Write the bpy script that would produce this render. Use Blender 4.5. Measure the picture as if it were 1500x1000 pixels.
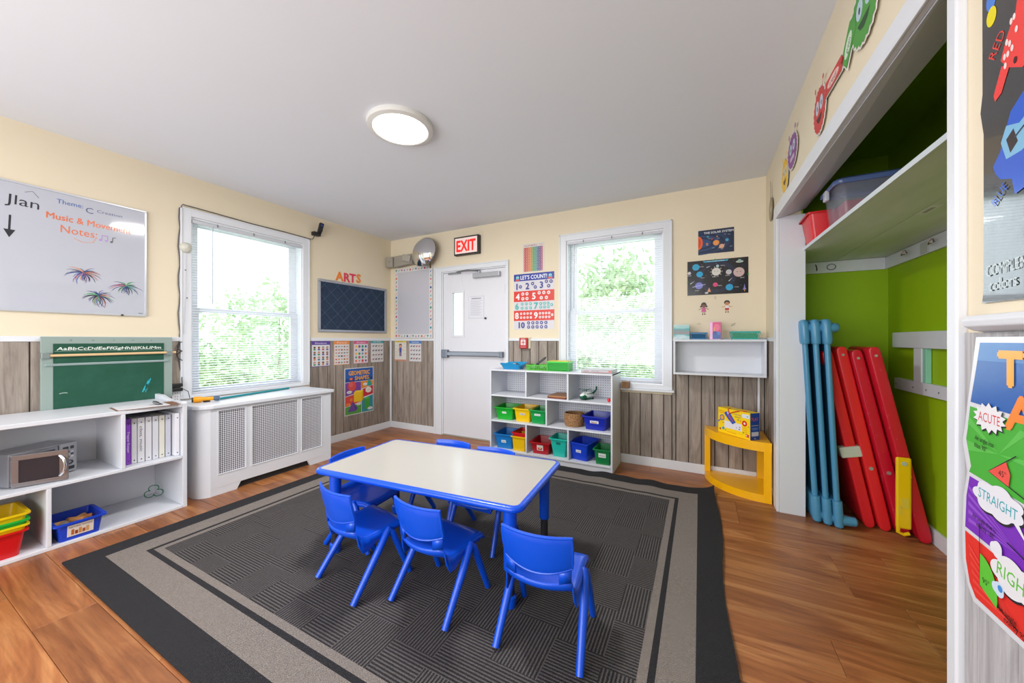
import bpy, bmesh, math, random
from mathutils import Vector, Matrix
random.seed(7)
SC = bpy.context.scene
for o in list(bpy.data.objects): bpy.data.objects.remove(o)
COL = SC.collection
PI = math.pi
R = math.radians

# ------------------------------------------------------------------ camera, world, exposure, large lights
cam = bpy.data.cameras.new('camera'); camo = bpy.data.objects.new('camera', cam); COL.objects.link(camo)
cam.sensor_width = 36; cam.lens = 527.8 / 1500 * 36; cam.shift_y = -0.0014
cam.clip_start = 0.02; cam.clip_end = 200
camo.location = (0, 0, 1.2); camo.rotation_euler = (R(90), 0, 0.47953)
SC.camera = camo
w = bpy.data.worlds.new('sky'); SC.world = w; w.use_nodes = True
bg = w.node_tree.nodes['Background']
bg.inputs[0].default_value = (0.80, 0.90, 1.0, 1); bg.inputs[1].default_value = 3.2
SC.view_settings.view_transform = 'Standard'; SC.view_settings.look = 'None'
SC.view_settings.gamma = 1; SC.view_settings.use_curve_mapping = False
SC.view_settings.exposure = -0.08

def area(name, loc, rot, sx, sy, power, color=(1, 1, 1), portal=False, disk=False):
    l = bpy.data.lights.new(name, 'AREA'); l.shape = 'DISK' if disk else 'RECTANGLE'
    l.size = sx
    if not disk: l.size_y = sy
    l.energy = power; l.color = color
    if portal: l.cycles.is_portal = True
    o = bpy.data.objects.new(name, l); COL.objects.link(o); o.location = loc; o.rotation_euler = rot
    return o
XL, XR, YB, HC = -3.795, 0.495, 3.658, 2.572
YF = -1.7                                     # wall behind the camera
area('ceiling_lamp_light', (-1.69, 1.71, 2.50), (0, 0, 0), .36, .36, 44, (1, .985, .96), disk=True)
area('rear_fill_light', (-1.7, YF + .05, 1.45), (R(90), 0, 0), 3.2, 1.7, 124, (.92, .96, 1))  # added fill behind the camera to brighten the ceiling; wall_front has no window
area('window_light_left', (XL - .35, 1.93, 1.5), (0, R(-90), 0), 1.5, 1.0, 7, (.88, .94, 1))
area('window_light_back', (-.77, YB + .38, 1.52), (R(-90), 0, 0), 1.0, 1.5, 7, (.88, .94, 1))

# ------------------------------------------------------------------ materials
def lin(h):
    h = h.lstrip('#'); h = ''.join(x * 2 for x in h) if len(h) == 3 else h; c = [int(h[i:i + 2], 16) / 255 for i in (0, 2, 4)]
    return tuple((x / 12.92 if x <= .04045 else ((x + .055) / 1.055) ** 2.4) for x in c) + (1,)
_M = {}
def M(hexc, rough=.5, metal=0, emit=0, coat=0, name=None):
    key = (hexc, rough, metal, emit, coat)
    if key in _M: return _M[key]
    m = bpy.data.materials.new(name or 'paint_' + hexc.lstrip('#')); m.use_nodes = True
    p = m.node_tree.nodes['Principled BSDF']
    p.inputs['Base Color'].default_value = lin(hexc); p.inputs['Roughness'].default_value = rough
    p.inputs['Metallic'].default_value = metal
    if coat: p.inputs['Coat Weight'].default_value = coat; p.inputs['Coat Roughness'].default_value = .12
    if emit: p.inputs['Emission Color'].default_value = lin(hexc); p.inputs['Emission Strength'].default_value = emit
    _M[key] = m
    return m
class N:
    """tiny node helper"""
    def __init__(s, name):
        s.m = bpy.data.materials.new(name); s.m.use_nodes = True; s.t = s.m.node_tree
        s.p = s.t.nodes['Principled BSDF']; s.out = s.t.nodes['Material Output']
    def n(s, typ, **kw):
        x = s.t.nodes.new(typ)
        for k, v in kw.items(): setattr(x, k, v)
        return x
    def l(s, a, b): s.t.links.new(a, b)
    def val(s, x, v):
        if isinstance(v, (int, float)): x.default_value = v
        elif isinstance(v, tuple): x.default_value = v
        else: s.l(v, x)
    def math(s, op, a, b=0, c=0):
        x = s.n('ShaderNodeMath', operation=op); s.val(x.inputs[0], a); s.val(x.inputs[1], b); s.val(x.inputs[2], c); return x.outputs[0]
    def mix(s, f, a, b, blend='MIX'):
        x = s.n('ShaderNodeMix', data_type='RGBA', blend_type=blend); s.val(x.inputs[0], f); s.val(x.inputs[6], a); s.val(x.inputs[7], b); return x.outputs[2]
    def ramp(s, f, *stops):
        x = s.n('ShaderNodeValToRGB'); e = x.color_ramp.elements
        while len(e) < len(stops): e.new(.5)
        for q, (p, c) in zip(e, stops): q.position = p; q.color = c
        s.l(f, x.inputs[0]); return x.outputs[0]
    def obj(s):
        return s.n('ShaderNodeTexCoord').outputs['Object']
    def mapv(s, v, scale=(1, 1, 1), loc=(0, 0, 0)):
        x = s.n('ShaderNodeMapping'); s.l(v, x.inputs[0]); s.val(x.inputs['Scale'], scale); s.val(x.inputs['Location'], loc); return x
    def noise(s, v, scale=5, detail=3, rough=.5, dist=0):
        x = s.n('ShaderNodeTexNoise'); s.l(v, x.inputs['Vector']); x.inputs['Scale'].default_value = scale
        x.inputs['Detail'].default_value = detail; x.inputs['Roughness'].default_value = rough; x.inputs['Distortion'].default_value = dist
        return x.outputs['Fac']
    def bump(s, h, strength=.2, dist=.002):
        x = s.n('ShaderNodeBump'); s.l(h, x.inputs['Height']); x.inputs['Strength'].default_value = strength
        x.inputs['Distance'].default_value = dist; s.l(x.outputs[0], s.p.inputs['Normal'])

def wall_paint(name, hexc, rough=.7, var=.06):
    k = N(name); v = k.obj(); f = k.noise(v, 1.3, 4)
    a = lin(hexc); b = tuple(x * (1 - var * 2) for x in a[:3]) + (1,)
    k.l(k.mix(f, a, b), k.p.inputs['Base Color']); k.p.inputs['Roughness'].default_value = rough
    k.bump(k.noise(v, 220, 2), .12, .001); return k.m
def wood(name, dark, mid, light, axis, rough=.45, gscale=1.0):
    k = N(name); oi = k.n('ShaderNodeObjectInfo'); v = k.obj()
    off = k.n('ShaderNodeVectorMath', operation='SCALE'); cx = k.n('ShaderNodeCombineXYZ')
    k.l(oi.outputs['Random'], cx.inputs[0]); k.l(oi.outputs['Random'], cx.inputs[1]); k.l(oi.outputs['Random'], cx.inputs[2])
    k.l(cx.outputs[0], off.inputs[0]); off.inputs['Scale'].default_value = 37
    ad = k.n('ShaderNodeVectorMath', operation='ADD'); k.l(v, ad.inputs[0]); k.l(off.outputs[0], ad.inputs[1])
    sc = [9, 9, 9]; sc[axis] = 1.1
    mp = k.mapv(ad.outputs[0], tuple(x * gscale for x in sc)).outputs[0]
    f1 = k.noise(mp, 1.6, 6, .62, 1.4)
    sc2 = [90, 90, 90]; sc2[axis] = 3
    f2 = k.noise(k.mapv(ad.outputs[0], tuple(x * gscale for x in sc2)).outputs[0], 1.5, 3, .6)
    c = k.ramp(f1, (.28, lin(dark)), (.5, lin(mid)), (.74, lin(light)))
    c = k.mix(.38, c, k.ramp(f2, (.3, (.35, .33, .32, 1)), (.6, (1, 1, 1, 1))), 'MULTIPLY')
    br = k.math('MULTIPLY_ADD', oi.outputs['Random'], .30, .86)
    hs = k.n('ShaderNodeHueSaturation'); k.l(c, hs.inputs['Color']); k.l(br, hs.inputs['Value'])
    k.l(hs.outputs[0], k.p.inputs['Base Color']); k.p.inputs['Roughness'].default_value = rough
    k.bump(f2, .15, .0008); return k.m
MW = wall_paint('cream_wall_paint', '#e9dcc2')
MCEIL = wall_paint('ceiling_paint', '#e6e9f0', .85, .02)
MTRIM = wall_paint('white_gloss_trim', '#dfe2e8', .35, .02)
MWHITE = wall_paint('white_painted_wood', '#dcdfe6', .42, .03)
MGREEN = wall_paint('lime_green_wall_paint', '#9abf00', .6, .05)
MFLOOR = wood('vinyl_plank', '#734023', '#a06338', '#c68c58', 0, .36, .6)
MPANEL = wood('grey_wood_panelling', '#776b62', '#9a8e84', '#b2a69b', 2, .6, 1.0)
MPANELR = wood('pale_grey_panelling', '#9a9698', '#b5b2b4', '#cbc8ca', 2, .6, 1.0)
MJOINT = M('#3a2a22', .9)
BLUE = M('#0550d8', .32, coat=.12, name='blue_plastic'); CHROME = M('#e6e6e8', .06, 1, name='mirror_metal')
STEEL = M('#b9bcc4', .28, 1, name='brushed_steel'); ALU = M('#c4c6ca', .35, .8, name='aluminium')
BLK = M('#161618', .45, name='black_plastic'); WPL = M('#e4e4e8', .35, name='white_plastic')

# ------------------------------------------------------------------ mesh building
class MB:
    def __init__(s): s.v = []; s.f = []; s.mi = []; s.mats = []; s.T = Matrix.Identity(4)
    def at(s, loc=(0, 0, 0), rz=0, rx=0, ry=0):
        s.T = Matrix.Translation(loc) @ Matrix.Rotation(rz, 4, 'Z') @ Matrix.Rotation(ry, 4, 'Y') @ Matrix.Rotation(rx, 4, 'X'); return s
    def _m(s, mat):
        if mat is None: return 0
        if mat not in s.mats: s.mats.append(mat)
        return s.mats.index(mat)
    def add(s, vs, fs, mat=None):
        b = len(s.v); s.v += [s.T @ Vector(v) for v in vs]; k = s._m(mat)
        for f in fs: s.f.append([b + i for i in f]); s.mi.append(k)
        return s
    def box(s, x0, x1, y0, y1, z0, z1, mat=None, c=0):
        if x1 < x0: x0, x1 = x1, x0
        if y1 < y0: y0, y1 = y1, y0
        if z1 < z0: z0, z1 = z1, z0
        return s.add([(x0, y0, z0), (x1, y0, z0), (x1, y1, z0), (x0, y1, z0), (x0, y0, z1), (x1, y0, z1), (x1, y1, z1), (x0, y1, z1)],
                     [(0, 3, 2, 1), (4, 5, 6, 7), (0, 1, 5, 4), (1, 2, 6, 5), (2, 3, 7, 6), (3, 0, 4, 7)], mat)
    def hexa(s, b, t, mat=None):
        return s.add(list(b) + list(t), [(0, 3, 2, 1), (4, 5, 6, 7), (0, 1, 5, 4), (1, 2, 6, 5), (2, 3, 7, 6), (3, 0, 4, 7)], mat)
    def tube(s, pts, r, n=8, mat=None, cap=True, flat=1.0):
        pts = [Vector(p) for p in pts]; rs = r if isinstance(r, (list, tuple)) else [r] * len(pts)
        vs = []; fs = []; up = None
        for i, p in enumerate(pts):
            d = (pts[min(i + 1, len(pts) - 1)] - pts[max(i - 1, 0)]).normalized()
            if up is None: up = Vector((0, 0, 1)) if abs(d.z) < .9 else Vector((0, 1, 0))
            a = d.cross(up).normalized(); b = a.cross(d).normalized(); up = b
            for k in range(n):
                t = 2 * PI * k / n; vs.append(p + a * math.cos(t) * rs[i] * flat + b * math.sin(t) * rs[i])
        for i in range(len(pts) - 1):
            for k in range(n):
                j = (k + 1) % n; fs.append((i * n + k, i * n + j, (i + 1) * n + j, (i + 1) * n + k))
        if cap: fs.append(tuple(range(n - 1, -1, -1))); fs.append(tuple(range((len(pts) - 1) * n, len(pts) * n)))
        return s.add(vs, fs, mat)
    def cyl(s, p0, p1, r0, r1=None, n=20, mat=None):
        return s.tube([p0, p1], [r0, r0 if r1 is None else r1], n, mat)
    def lathe(s, prof, n=32, mat=None, c=(0, 0, 0), closed=False):
        vs = []; fs = []; m = len(prof)
        for k in range(n):
            t = 2 * PI * k / n
            for r, z in prof: vs.append((c[0] + r * math.cos(t), c[1] + r * math.sin(t), c[2] + z))
        for k in range(n):
            j = (k + 1) % n
            for i in range(m - 1): fs.append((k * m + i, j * m + i, j * m + i + 1, k * m + i + 1))
        return s.add(vs, fs, mat)
    def prism(s, poly, z0, z1, mat=None, plane='xy'):
        n = len(poly)
        def P(a, b, z): return (a, b, z) if plane == 'xy' else ((a, z, b) if plane == 'xz' else (z, a, b))
        vs = [P(a, b, z0) for a, b in poly] + [P(a, b, z1) for a, b in poly]
        fs = [tuple(range(n - 1, -1, -1)), tuple(range(n, 2 * n))] + [(i, (i + 1) % n, n + (i + 1) % n, n + i) for i in range(n)]
        return s.add(vs, fs, mat)
    def grid(s, rows, mat=None, closed=False):
        """rows: list of lists of points"""
        n = len(rows[0]); vs = [p for r in rows for p in r]; fs = []
        for i in range(len(rows) - 1):
            for k in range(n - 1): fs.append((i * n + k, i * n + k + 1, (i + 1) * n + k + 1, (i + 1) * n + k))
        return s.add(vs, fs, mat)
    def build(s, name, mat=None, parent=None, world=False, smooth=False, bevel=0, seg=2, fix=True):
        vs = s.v
        if parent is not None and world:
            inv = (Matrix.Translation(parent.location) @ parent.rotation_euler.to_matrix().to_4x4()).inverted()
            vs = [inv @ v for v in vs]
        org = Vector((0, 0, 0))
        if parent is None:
            xs = [v.x for v in vs]; ys = [v.y for v in vs]; zs = [v.z for v in vs]
            org = Vector(((min(xs) + max(xs)) / 2, (min(ys) + max(ys)) / 2, min(zs))); vs = [v - org for v in vs]
        me = bpy.data.meshes.new(name); me.from_pydata([tuple(v) for v in vs], [], s.f)
        if s.mats and mat is None:
            for m in s.mats: me.materials.append(m)
            me.polygons.foreach_set('material_index', s.mi)
        elif mat is not None: me.materials.append(mat)
        if fix:
            bm = bmesh.new(); bm.from_mesh(me); bmesh.ops.recalc_face_normals(bm, faces=bm.faces); bm.to_mesh(me); bm.free()
        if smooth:
            me.polygons.foreach_set('use_smooth', [True] * len(me.polygons))
            try: me.set_sharp_from_angle(angle=R(40))
            except Exception: pass
        o = bpy.data.objects.new(name, me); COL.objects.link(o); o.location = org
        if parent is not None: o.parent = parent; o.location = (0, 0, 0)
        if bevel:
            b = o.modifiers.new('bevel', 'BEVEL'); b.width = bevel; b.segments = seg; b.limit_method = 'ANGLE'; b.angle_limit = R(40)
        return o
def tag(o, label=None, cat=None, group=None, kind=None):
    if label: o['label'] = label
    if cat: o['category'] = cat
    if group: o['group'] = group
    if kind: o['kind'] = kind
    return o
def thing(name, label, cat, loc=(0, 0, 0), rz=0, group=None):
    o = bpy.data.objects.new(name, None); COL.objects.link(o); o.location = loc; o.rotation_euler = (0, 0, rz)
    o.empty_display_size = .1
    return tag(o, label, cat, group)
def structure(o): o['kind'] = 'structure'; return o
def dup(root, loc, rz, label=None, group=None):
    def cp(o, par):
        c = o.copy(); COL.objects.link(c)
        if par is not None: c.parent = par
        for ch in [x for x in bpy.data.objects if x.parent == o]: cp(ch, c)
        return c
    r = cp(root, None); r.location = loc; r.rotation_euler = (0, 0, rz)
    if label: r['label'] = label
    if group: r['group'] = group
    return r
_tc = {}
def text_mesh(st, res=2):
    if st in _tc: return _tc[st]
    c = bpy.data.curves.new('t', 'FONT'); c.body = st; c.size = 1; c.resolution_u = res
    o = bpy.data.objects.new('t', c); COL.objects.link(o)
    dg = bpy.context.evaluated_depsgraph_get(); me = o.evaluated_get(dg).to_mesh()
    vs = [tuple(v.co) for v in me.vertices]; fs = [tuple(p.vertices) for p in me.polygons]
    o.evaluated_get(dg).to_mesh_clear(); bpy.data.objects.remove(o); bpy.data.curves.remove(c)
    _tc[st] = (vs, fs); return vs, fs
class Print(MB):
    """flat print on a face: local x right, z up, layers proud of y = y0 towards -y"""
    def __init__(s, y0=-.002, rough=.35, step=.00035): super().__init__(); s.y0 = y0; s.k = 0; s.rough = rough; s.step = step; s.bend = None
    def _y(s): s.k += 1; return s.y0 - .0003 - .00006 * s.k
    def _c(s, c): return M(c, s.rough) if isinstance(c, str) else c
    def poly(s, pts, c, y=None):
        y = s._y() if y is None else y
        return s.add([(a, y, b) for a, b in pts], [tuple(range(len(pts)))], s._c(c))
    def rect(s, x0, z0, x1, z1, c): return s.poly([(x0, z0), (x1, z0), (x1, z1), (x0, z1)], c)
    def disc(s, x, z, r, c, rz=None, n=16, a0=0, a1=2 * PI, rot=0):
        rz = r if rz is None else rz; full = abs(a1 - a0 - 2 * PI) < .01
        P = [(r * math.cos(a0 + (a1 - a0) * i / (n if full else n - 1)), rz * math.sin(a0 + (a1 - a0) * i / (n if full else n - 1))) for i in range(n)]
        if not full: P.append((0, 0))
        return s.poly([(x + a * math.cos(rot) - b * math.sin(rot), z + a * math.sin(rot) + b * math.cos(rot)) for a, b in P], c)
    def ring(s, x, z, r, c, t=.3, n=12, fill=None):
        s.disc(x, z, r, c, n=n)
        if fill: s.disc(x, z, r * (1 - t * 1.5), fill, n=n)
        return s
    def line(s, pts, wd, c):
        y = s._y(); c = s._c(c); L = []; Rr = []
        for i, p in enumerate(pts):
            a = pts[max(i - 1, 0)]; b = pts[min(i + 1, len(pts) - 1)]; dx, dz = b[0] - a[0], b[1] - a[1]; l = math.hypot(dx, dz) or 1
            ww = wd[i] if isinstance(wd, (list, tuple)) else wd
            nx, nz = -dz / l * ww / 2, dx / l * ww / 2; L.append((p[0] + nx, y, p[1] + nz)); Rr.append((p[0] - nx, y, p[1] - nz))
        return s.grid([L, Rr], c)
    def text(s, st, x, z, h, c, w=None, align='c', rot=0, shear=0, bold=0):
        """h = cap height; w = total width to fit"""
        vs, fs = text_mesh(st)
        if not vs: return s
        x0 = min(v[0] for v in vs); x1 = max(v[0] for v in vs); k = h / .72; kx = k if w is None else w / (x1 - x0)
        W = (x1 - x0) * kx; ox = -x0 * kx - (W / 2 if align == 'c' else (W if align == 'r' else 0))
        if bold:
            for q in ((-1, 0), (1, 0), (0, -1), (0, 1)): s.text(st, x + q[0] * bold * h, z + q[1] * bold * h, h, c, w, align, rot, shear)
        y = s._y(); cr, sr = math.cos(rot), math.sin(rot); out = []
        for v in vs:
            a = v[0] * kx + ox + shear * v[1] * k; b = v[1] * k - h / 2
            out.append((x + a * cr - b * sr, y, z + a * sr + b * cr))
        return s.add(out, fs, s._c(c))
def wall_thing(name, label, cat, side, u, z, group=None, off=0.0):
    """root on a wall; u = world y (left wall), world x (back), world y (right)"""
    if side == 'L': return thing(name, label, cat, (XL + off, u, z), R(90), group)
    if side == 'B': return thing(name, label, cat, (u, YB - off, z), 0, group)
    return thing(name, label, cat, (XR - off, u, z), R(-90), group)
def sheet(name, label, cat, side, u, z, w, h, base, group=None, t=.0015, off=.0005, wave=None, rough=.3):
    """paper sheet centred at (u,z)"""
    r = wall_thing(name, label, cat, side, u, z, group, off)
    m = MB()
    m.box(-w / 2, w / 2, -t, 0, -h / 2, h / 2); m.build('sheet', M(base, rough), r)
    return r, Print(-t, rough)
def done(pr, r, name='print', smooth=False):
    if pr.v: pr.build(name, None, r, fix=False)

# ------------------------------------------------------------------ room shell
TH = .14
def wall_with_hole(name, side, a0, a1, holes, mat):
    m = MB()
    def b(u0, u1, z0, z1):
        if u1 - u0 < 1e-4 or z1 - z0 < 1e-4: return
        if side == 'L': m.box(XL - TH, XL, u0, u1, z0, z1)
        if side == 'B': m.box(u0, u1, YB, YB + TH, z0, z1)
    cur = a0
    for (h0, h1, z0, z1) in holes:
        b(cur, h0, 0, HC); b(h0, h1, 0, z0); b(h0, h1, z1, HC); cur = h1
    b(cur, a1, 0, HC)
    return structure(m.build(name, mat))
wl = wall_with_hole('wall_left', 'L', YF - TH, YB + TH, [(1.44, 2.40, .735, 2.235)], MW)
wb = wall_with_hole('wall_back', 'B', XL, .66, [(-2.905, -1.975, 0, 2.06), (-1.25, -.30, .775, 2.245)], MW)
m = MB(); m.box(XL - TH, XR + .9, YF - TH, YF, 0, HC); wf = structure(m.build('wall_front', MW))
# right wall: from the camera's side to the closet opening, the short return by the corner, and the header over the opening
OY0, OY1 = 1.15, 3.10
m = MB(); m.box(XR, .618, YF, OY0, 0, HC); m.box(XR, .618, OY1, YB, 0, HC)
m.hexa([(XR, OY0, 2.005), (.618, OY0, 2.075), (.618, OY1, 2.10), (XR, OY1, 2.06)], [(XR, OY0, HC), (.618, OY0, HC), (.618, OY1, HC), (XR, OY1, HC)])
wr = structure(m.build('wall_right', MW))
m = MB(); m.box(XL, 1.45, YF, YB, HC, HC + .1); structure(m.build('ceiling', MCEIL))
# closet
m = MB(); m.box(1.233, 1.36, .62, 3.77, 0, HC); structure(m.build('closet_wall_right', MGREEN))
m = MB(); m.box(.66, 1.233, 3.63, 3.77, 0, HC); structure(m.build('closet_wall_back', MGREEN))
m = MB(); m.box(.618, 1.233, .62, .74, 0, HC); structure(m.build('closet_wall_front', MGREEN))
m = MB(); m.box(.6185, .628, .74, OY0, 0, HC); m.box(.6185, .628, OY1, 3.63, 0, HC)
m.box(.6185, .628, OY0, OY1, 2.105, HC); structure(m.build('closet_wall_left', MGREEN))
m = MB(); m.box(.628, 1.233, .74, 3.63, HC - .012, HC - .002); structure(m.build('closet_ceiling', MGREEN))
# floor with planks
m = MB(); m.box(XL - .1, 1.40, YF, YB + .1, -.06, -.009); fl = structure(m.build('floor', MJOINT))
PW, PL = .183, 1.22
def plank_mesh(L, W):
    m = MB(); c = .0016; g = .0006
    x, y = L / 2 - g, W / 2 - g
    m.hexa([(-x, -y, -.009), (x, -y, -.009), (x, y, -.009), (-x, y, -.009)], [(-x, -y, -c), (x, -y, -c), (x, y, -c), (-x, y, -c)])
    m.hexa([(-x, -y, -c), (x, -y, -c), (x, y, -c), (-x, y, -c)], [(-x + c, -y + c, 0), (x - c, -y + c, 0), (x - c, y - c, 0), (-x + c, y - c, 0)])
    return m
def me_of(m, name, mat):
    me = bpy.data.meshes.new(name); me.from_pydata([tuple(v) for v in m.v], [], m.f); me.materials.append(mat)
    bm = bmesh.new(); bm.from_mesh(me); bmesh.ops.recalc_face_normals(bm, faces=bm.faces); bm.to_mesh(me); bm.free(); return me
pm = {}
def piece(me, name, par, loc):
    o = bpy.data.objects.new(name, me); COL.objects.link(o); o.parent = par
    o.location = Vector(loc) - Vector(par.location); return o
row = 0; y = 1.868 - PW * 19
rr = random.Random(3)
while y < YB + .02:
    off = rr.choice([.13, .37, .55, .78, .95, 1.1])
    if abs(y - (1.868 - PW)) < .01: off = (.467 - XL) % PL
    if abs(y - (1.868 + PW * 4)) < .01: off = (.887 - XL) % PL
    w0 = y; w1 = min(y + PW, YB + .0)
    if w1 - w0 > .02:
        xs = [XL] + [XL + off + k * PL for k in range(6) if XL + off + k * PL < 1.233 - .05] + [1.233]
        xs = [a for i, a in enumerate(xs) if i == 0 or a - xs[i - 1] > .03]
        for a, b in zip(xs, xs[1:]):
            key = (round(b - a, 3), round(w1 - w0, 3))
            if key not in pm: pm[key] = me_of(plank_mesh(*key), 'plank', MFLOOR)
            piece(pm[key], 'plank', fl, ((a + b) / 2, (w0 + w1) / 2, 0))
    y += PW
# wainscot boards
def boards(par, side, u0, u1, z0, z1, mat, wnom=.1045, start=None, name='board'):
    u = u0; k = 0; r2 = random.Random(int(abs(u0) * 100) + 5)
    pat = [1, 1, 1]
    while u < u1 - .004:
        wd = wnom * (1 if start is None or k else start); v = min(u + wd, u1); g = .0022; t = .008
        L = v - u; m = MB(); hz = (z1 - z0) / 2; a = L / 2; g = .0045
        m.hexa([(-a + g / 2, 0, -hz), (a - g / 2, 0, -hz), (a - g / 2, 0, hz), (-a + g / 2, 0, hz)][::1],
               [(-a + g + .001, -t, -hz), (a - g - .001, -t, -hz), (a - g - .001, -t, hz), (-a + g + .001, -t, hz)])
        me = me_of(m, name, mat); o = bpy.data.objects.new(name, me); COL.objects.link(o); o.parent = par
        cz = (z0 + z1) / 2
        if side == 'L': p = (XL, (u + v) / 2, cz); rz = R(90)
        elif side == 'B': p = ((u + v) / 2, YB, cz); rz = 0
        else: p = (XR, (u + v) / 2, cz); rz = R(-90)
        o.location = Vector(p) - par.location; o.rotation_euler = (0, 0, rz)
        u = v; k += 1
ZB, ZR = .085, 1.19
MGV = M('#3c352f', .9)
m = MB(); m.box(XL, XL + .0012, .30, 1.378, ZB, ZR); m.box(XL, XL + .0012, 2.485, YB, ZB, ZR); m.build('groove_backing', MGV, wl, world=True)
m = MB(); m.box(XL, -3.022, YB - .0012, YB, ZB, ZR); m.box(-1.938, -1.30, YB - .0012, YB, ZB, ZR); m.box(-1.30, -.225, YB - .0012, YB, ZB, .69); m.box(-.225, XR, YB - .0012, YB, ZB, ZR); m.build('groove_backing', MGV, wb, world=True)
m = MB(); m.box(XR - .0012, XR, 3.21, YB, ZB, ZR); m.box(XR - .0012, XR, 0, 1.098, ZB, 1.215); m.build('groove_backing', MGV, wr, world=True)
boards(wl, 'L', .30, 1.378, ZB, ZR, MPANEL, .16)
boards(wl, 'L', 2.485, YB - .02, ZB, ZR, MPANEL)
boards(wb, 'B', XL + .03, -3.022, ZB, ZR, MPANEL)
boards(wb, 'B', -1.938, -1.30, ZB, ZR, MPANEL, .1045, .55)
boards(wb, 'B', -1.30, -.225, ZB, .69, MPANEL, .1045, .6)
boards(wb, 'B', -.225, XR - .01, ZB, ZR, MPANEL, .1045, .315)
boards(wr, 'R', 3.21, YB - .008, ZB, ZR, MPANEL, .1045)
boards(wr, 'R', .12, 1.098, ZB, 1.215, MPANELR, .1045)
boards(wr, 'R', .0, .12, ZB, 1.215, MPANELR, .1045)
# dark backing seen in the board grooves
def strip(name, *bx, mat=MTRIM, bevel=.003):
    m = MB()
    for b in bx: m.box(*b)
    return structure(m.build(name, mat, bevel=bevel))
strip('baseboard_left', (XL, XL + .014, YF, 1.29, 0, ZB), (XL, XL + .014, 2.40, YB, 0, ZB))
strip('baseboard_back', (XL + .014, -3.022, YB - .014, YB, 0, ZB), (-1.938, XR, YB - .014, YB, 0, ZB))
strip('baseboard_right', (XR - .014, XR, 3.20, YB - .014, 0, ZB), (XR - .014, XR, YF, 1.10, 0, ZB))
strip('baseboard_closet', (1.219, 1.233, .74, 3.63, 0, .09), (.628, 1.219, 3.616, 3.63, 0, .09), mat=MWHITE)
strip('trim_1', (XL, XL + .016, YF, 1.372, ZR, 1.225))
strip('trim_2', (XL, XL + .016, 2.49, YB, ZR, 1.225))
strip('trim_3', (XL + .016, -3.022, YB - .016, YB, ZR, 1.22))
strip('trim_4', (-1.938, -1.322, YB - .016, YB, ZR, 1.22), (-.218, XR, YB - .016, YB, ZR, 1.22))
strip('trim_5', (XR - .012, XR, 3.2, YB - .016, ZR, 1.22))
# near chair rail: moulded profile
m = MB(); pr_ = [(XR, 1.214), (XR - .02, 1.218), (XR - .033, 1.226), (XR - .036, 1.238), (XR - .030, 1.247), (XR, 1.249)]
m.add([(x, YF, z) for x, z in pr_] + [(x, 1.042, z) for x, z in pr_], [tuple(range(5, -1, -1)), tuple(range(6, 12))] + [(i, (i + 1) % 6, 6 + (i + 1) % 6, 6 + i) for i in range(6)])
structure(m.build('trim_6', MTRIM, bevel=.002))
strip('trim_7', (XL, XL + .012, YB - .024, YB - .012, ZB, ZR), (XL + .008, XL + .022, YB - .014, YB, ZB, ZR))      # corner bead
strip('trim_8', (.434, .452, YB - .018, YB - .002, ZB, .9))
# closet casing
m = MB()
m.hexa([(.478, 3.09, 0), (.497, 3.09, 0), (.497, 3.20, 0), (.478, 3.20, 0)], [(.478, 3.09, 2.05), (.497, 3.09, 2.05), (.497, 3.20, 2.15), (.478, 3.20, 2.15)])
m.hexa([(.478, 1.102, 0), (.497, 1.102, 0), (.497, 1.136, 0), (.478, 1.136, 0)], [(.478, 1.102, 2.08), (.497, 1.102, 2.08), (.497, 1.136, 2.0), (.478, 1.136, 2.0)])
m.hexa([(.478, 1.136, 2.0), (.497, 1.136, 2.0), (.497, 3.09, 2.05), (.478, 3.09, 2.05)], [(.478, 1.102, 2.08), (.497, 1.102, 2.08), (.497, 3.20, 2.15), (.478, 3.20, 2.15)])
structure(m.build('trim_9', MTRIM, bevel=.004))
m = MB()   # inner bead of the header casing
m.hexa([(.472, 1.136, 1.998), (.480, 1.136, 1.998), (.480, 3.09, 2.048), (.472, 3.09, 2.048)], [(.474, 1.136, 2.018), (.480, 1.136, 2.018), (.480, 3.09, 2.068), (.474, 3.09, 2.068)])
structure(m.build('trim_10', MTRIM, bevel=.002))
m = MB()   # jamb liners of the opening, painted white
m.box(.497, .640, 3.088, OY1, 0, 2.06); m.box(.497, .640, 1.13, OY0, 0, 2.01)
m.hexa([(.497, OY0, 1.997), (.640, OY0, 2.067), (.640, 3.088, 2.092), (.497, 3.088, 2.048)], [(.497, OY0, 2.006), (.640, OY0, 2.079), (.640, 3.088, 2.105), (.497, 3.088, 2.058)])
structure(m.build('trim_11', MWHITE, bevel=.002))

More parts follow.
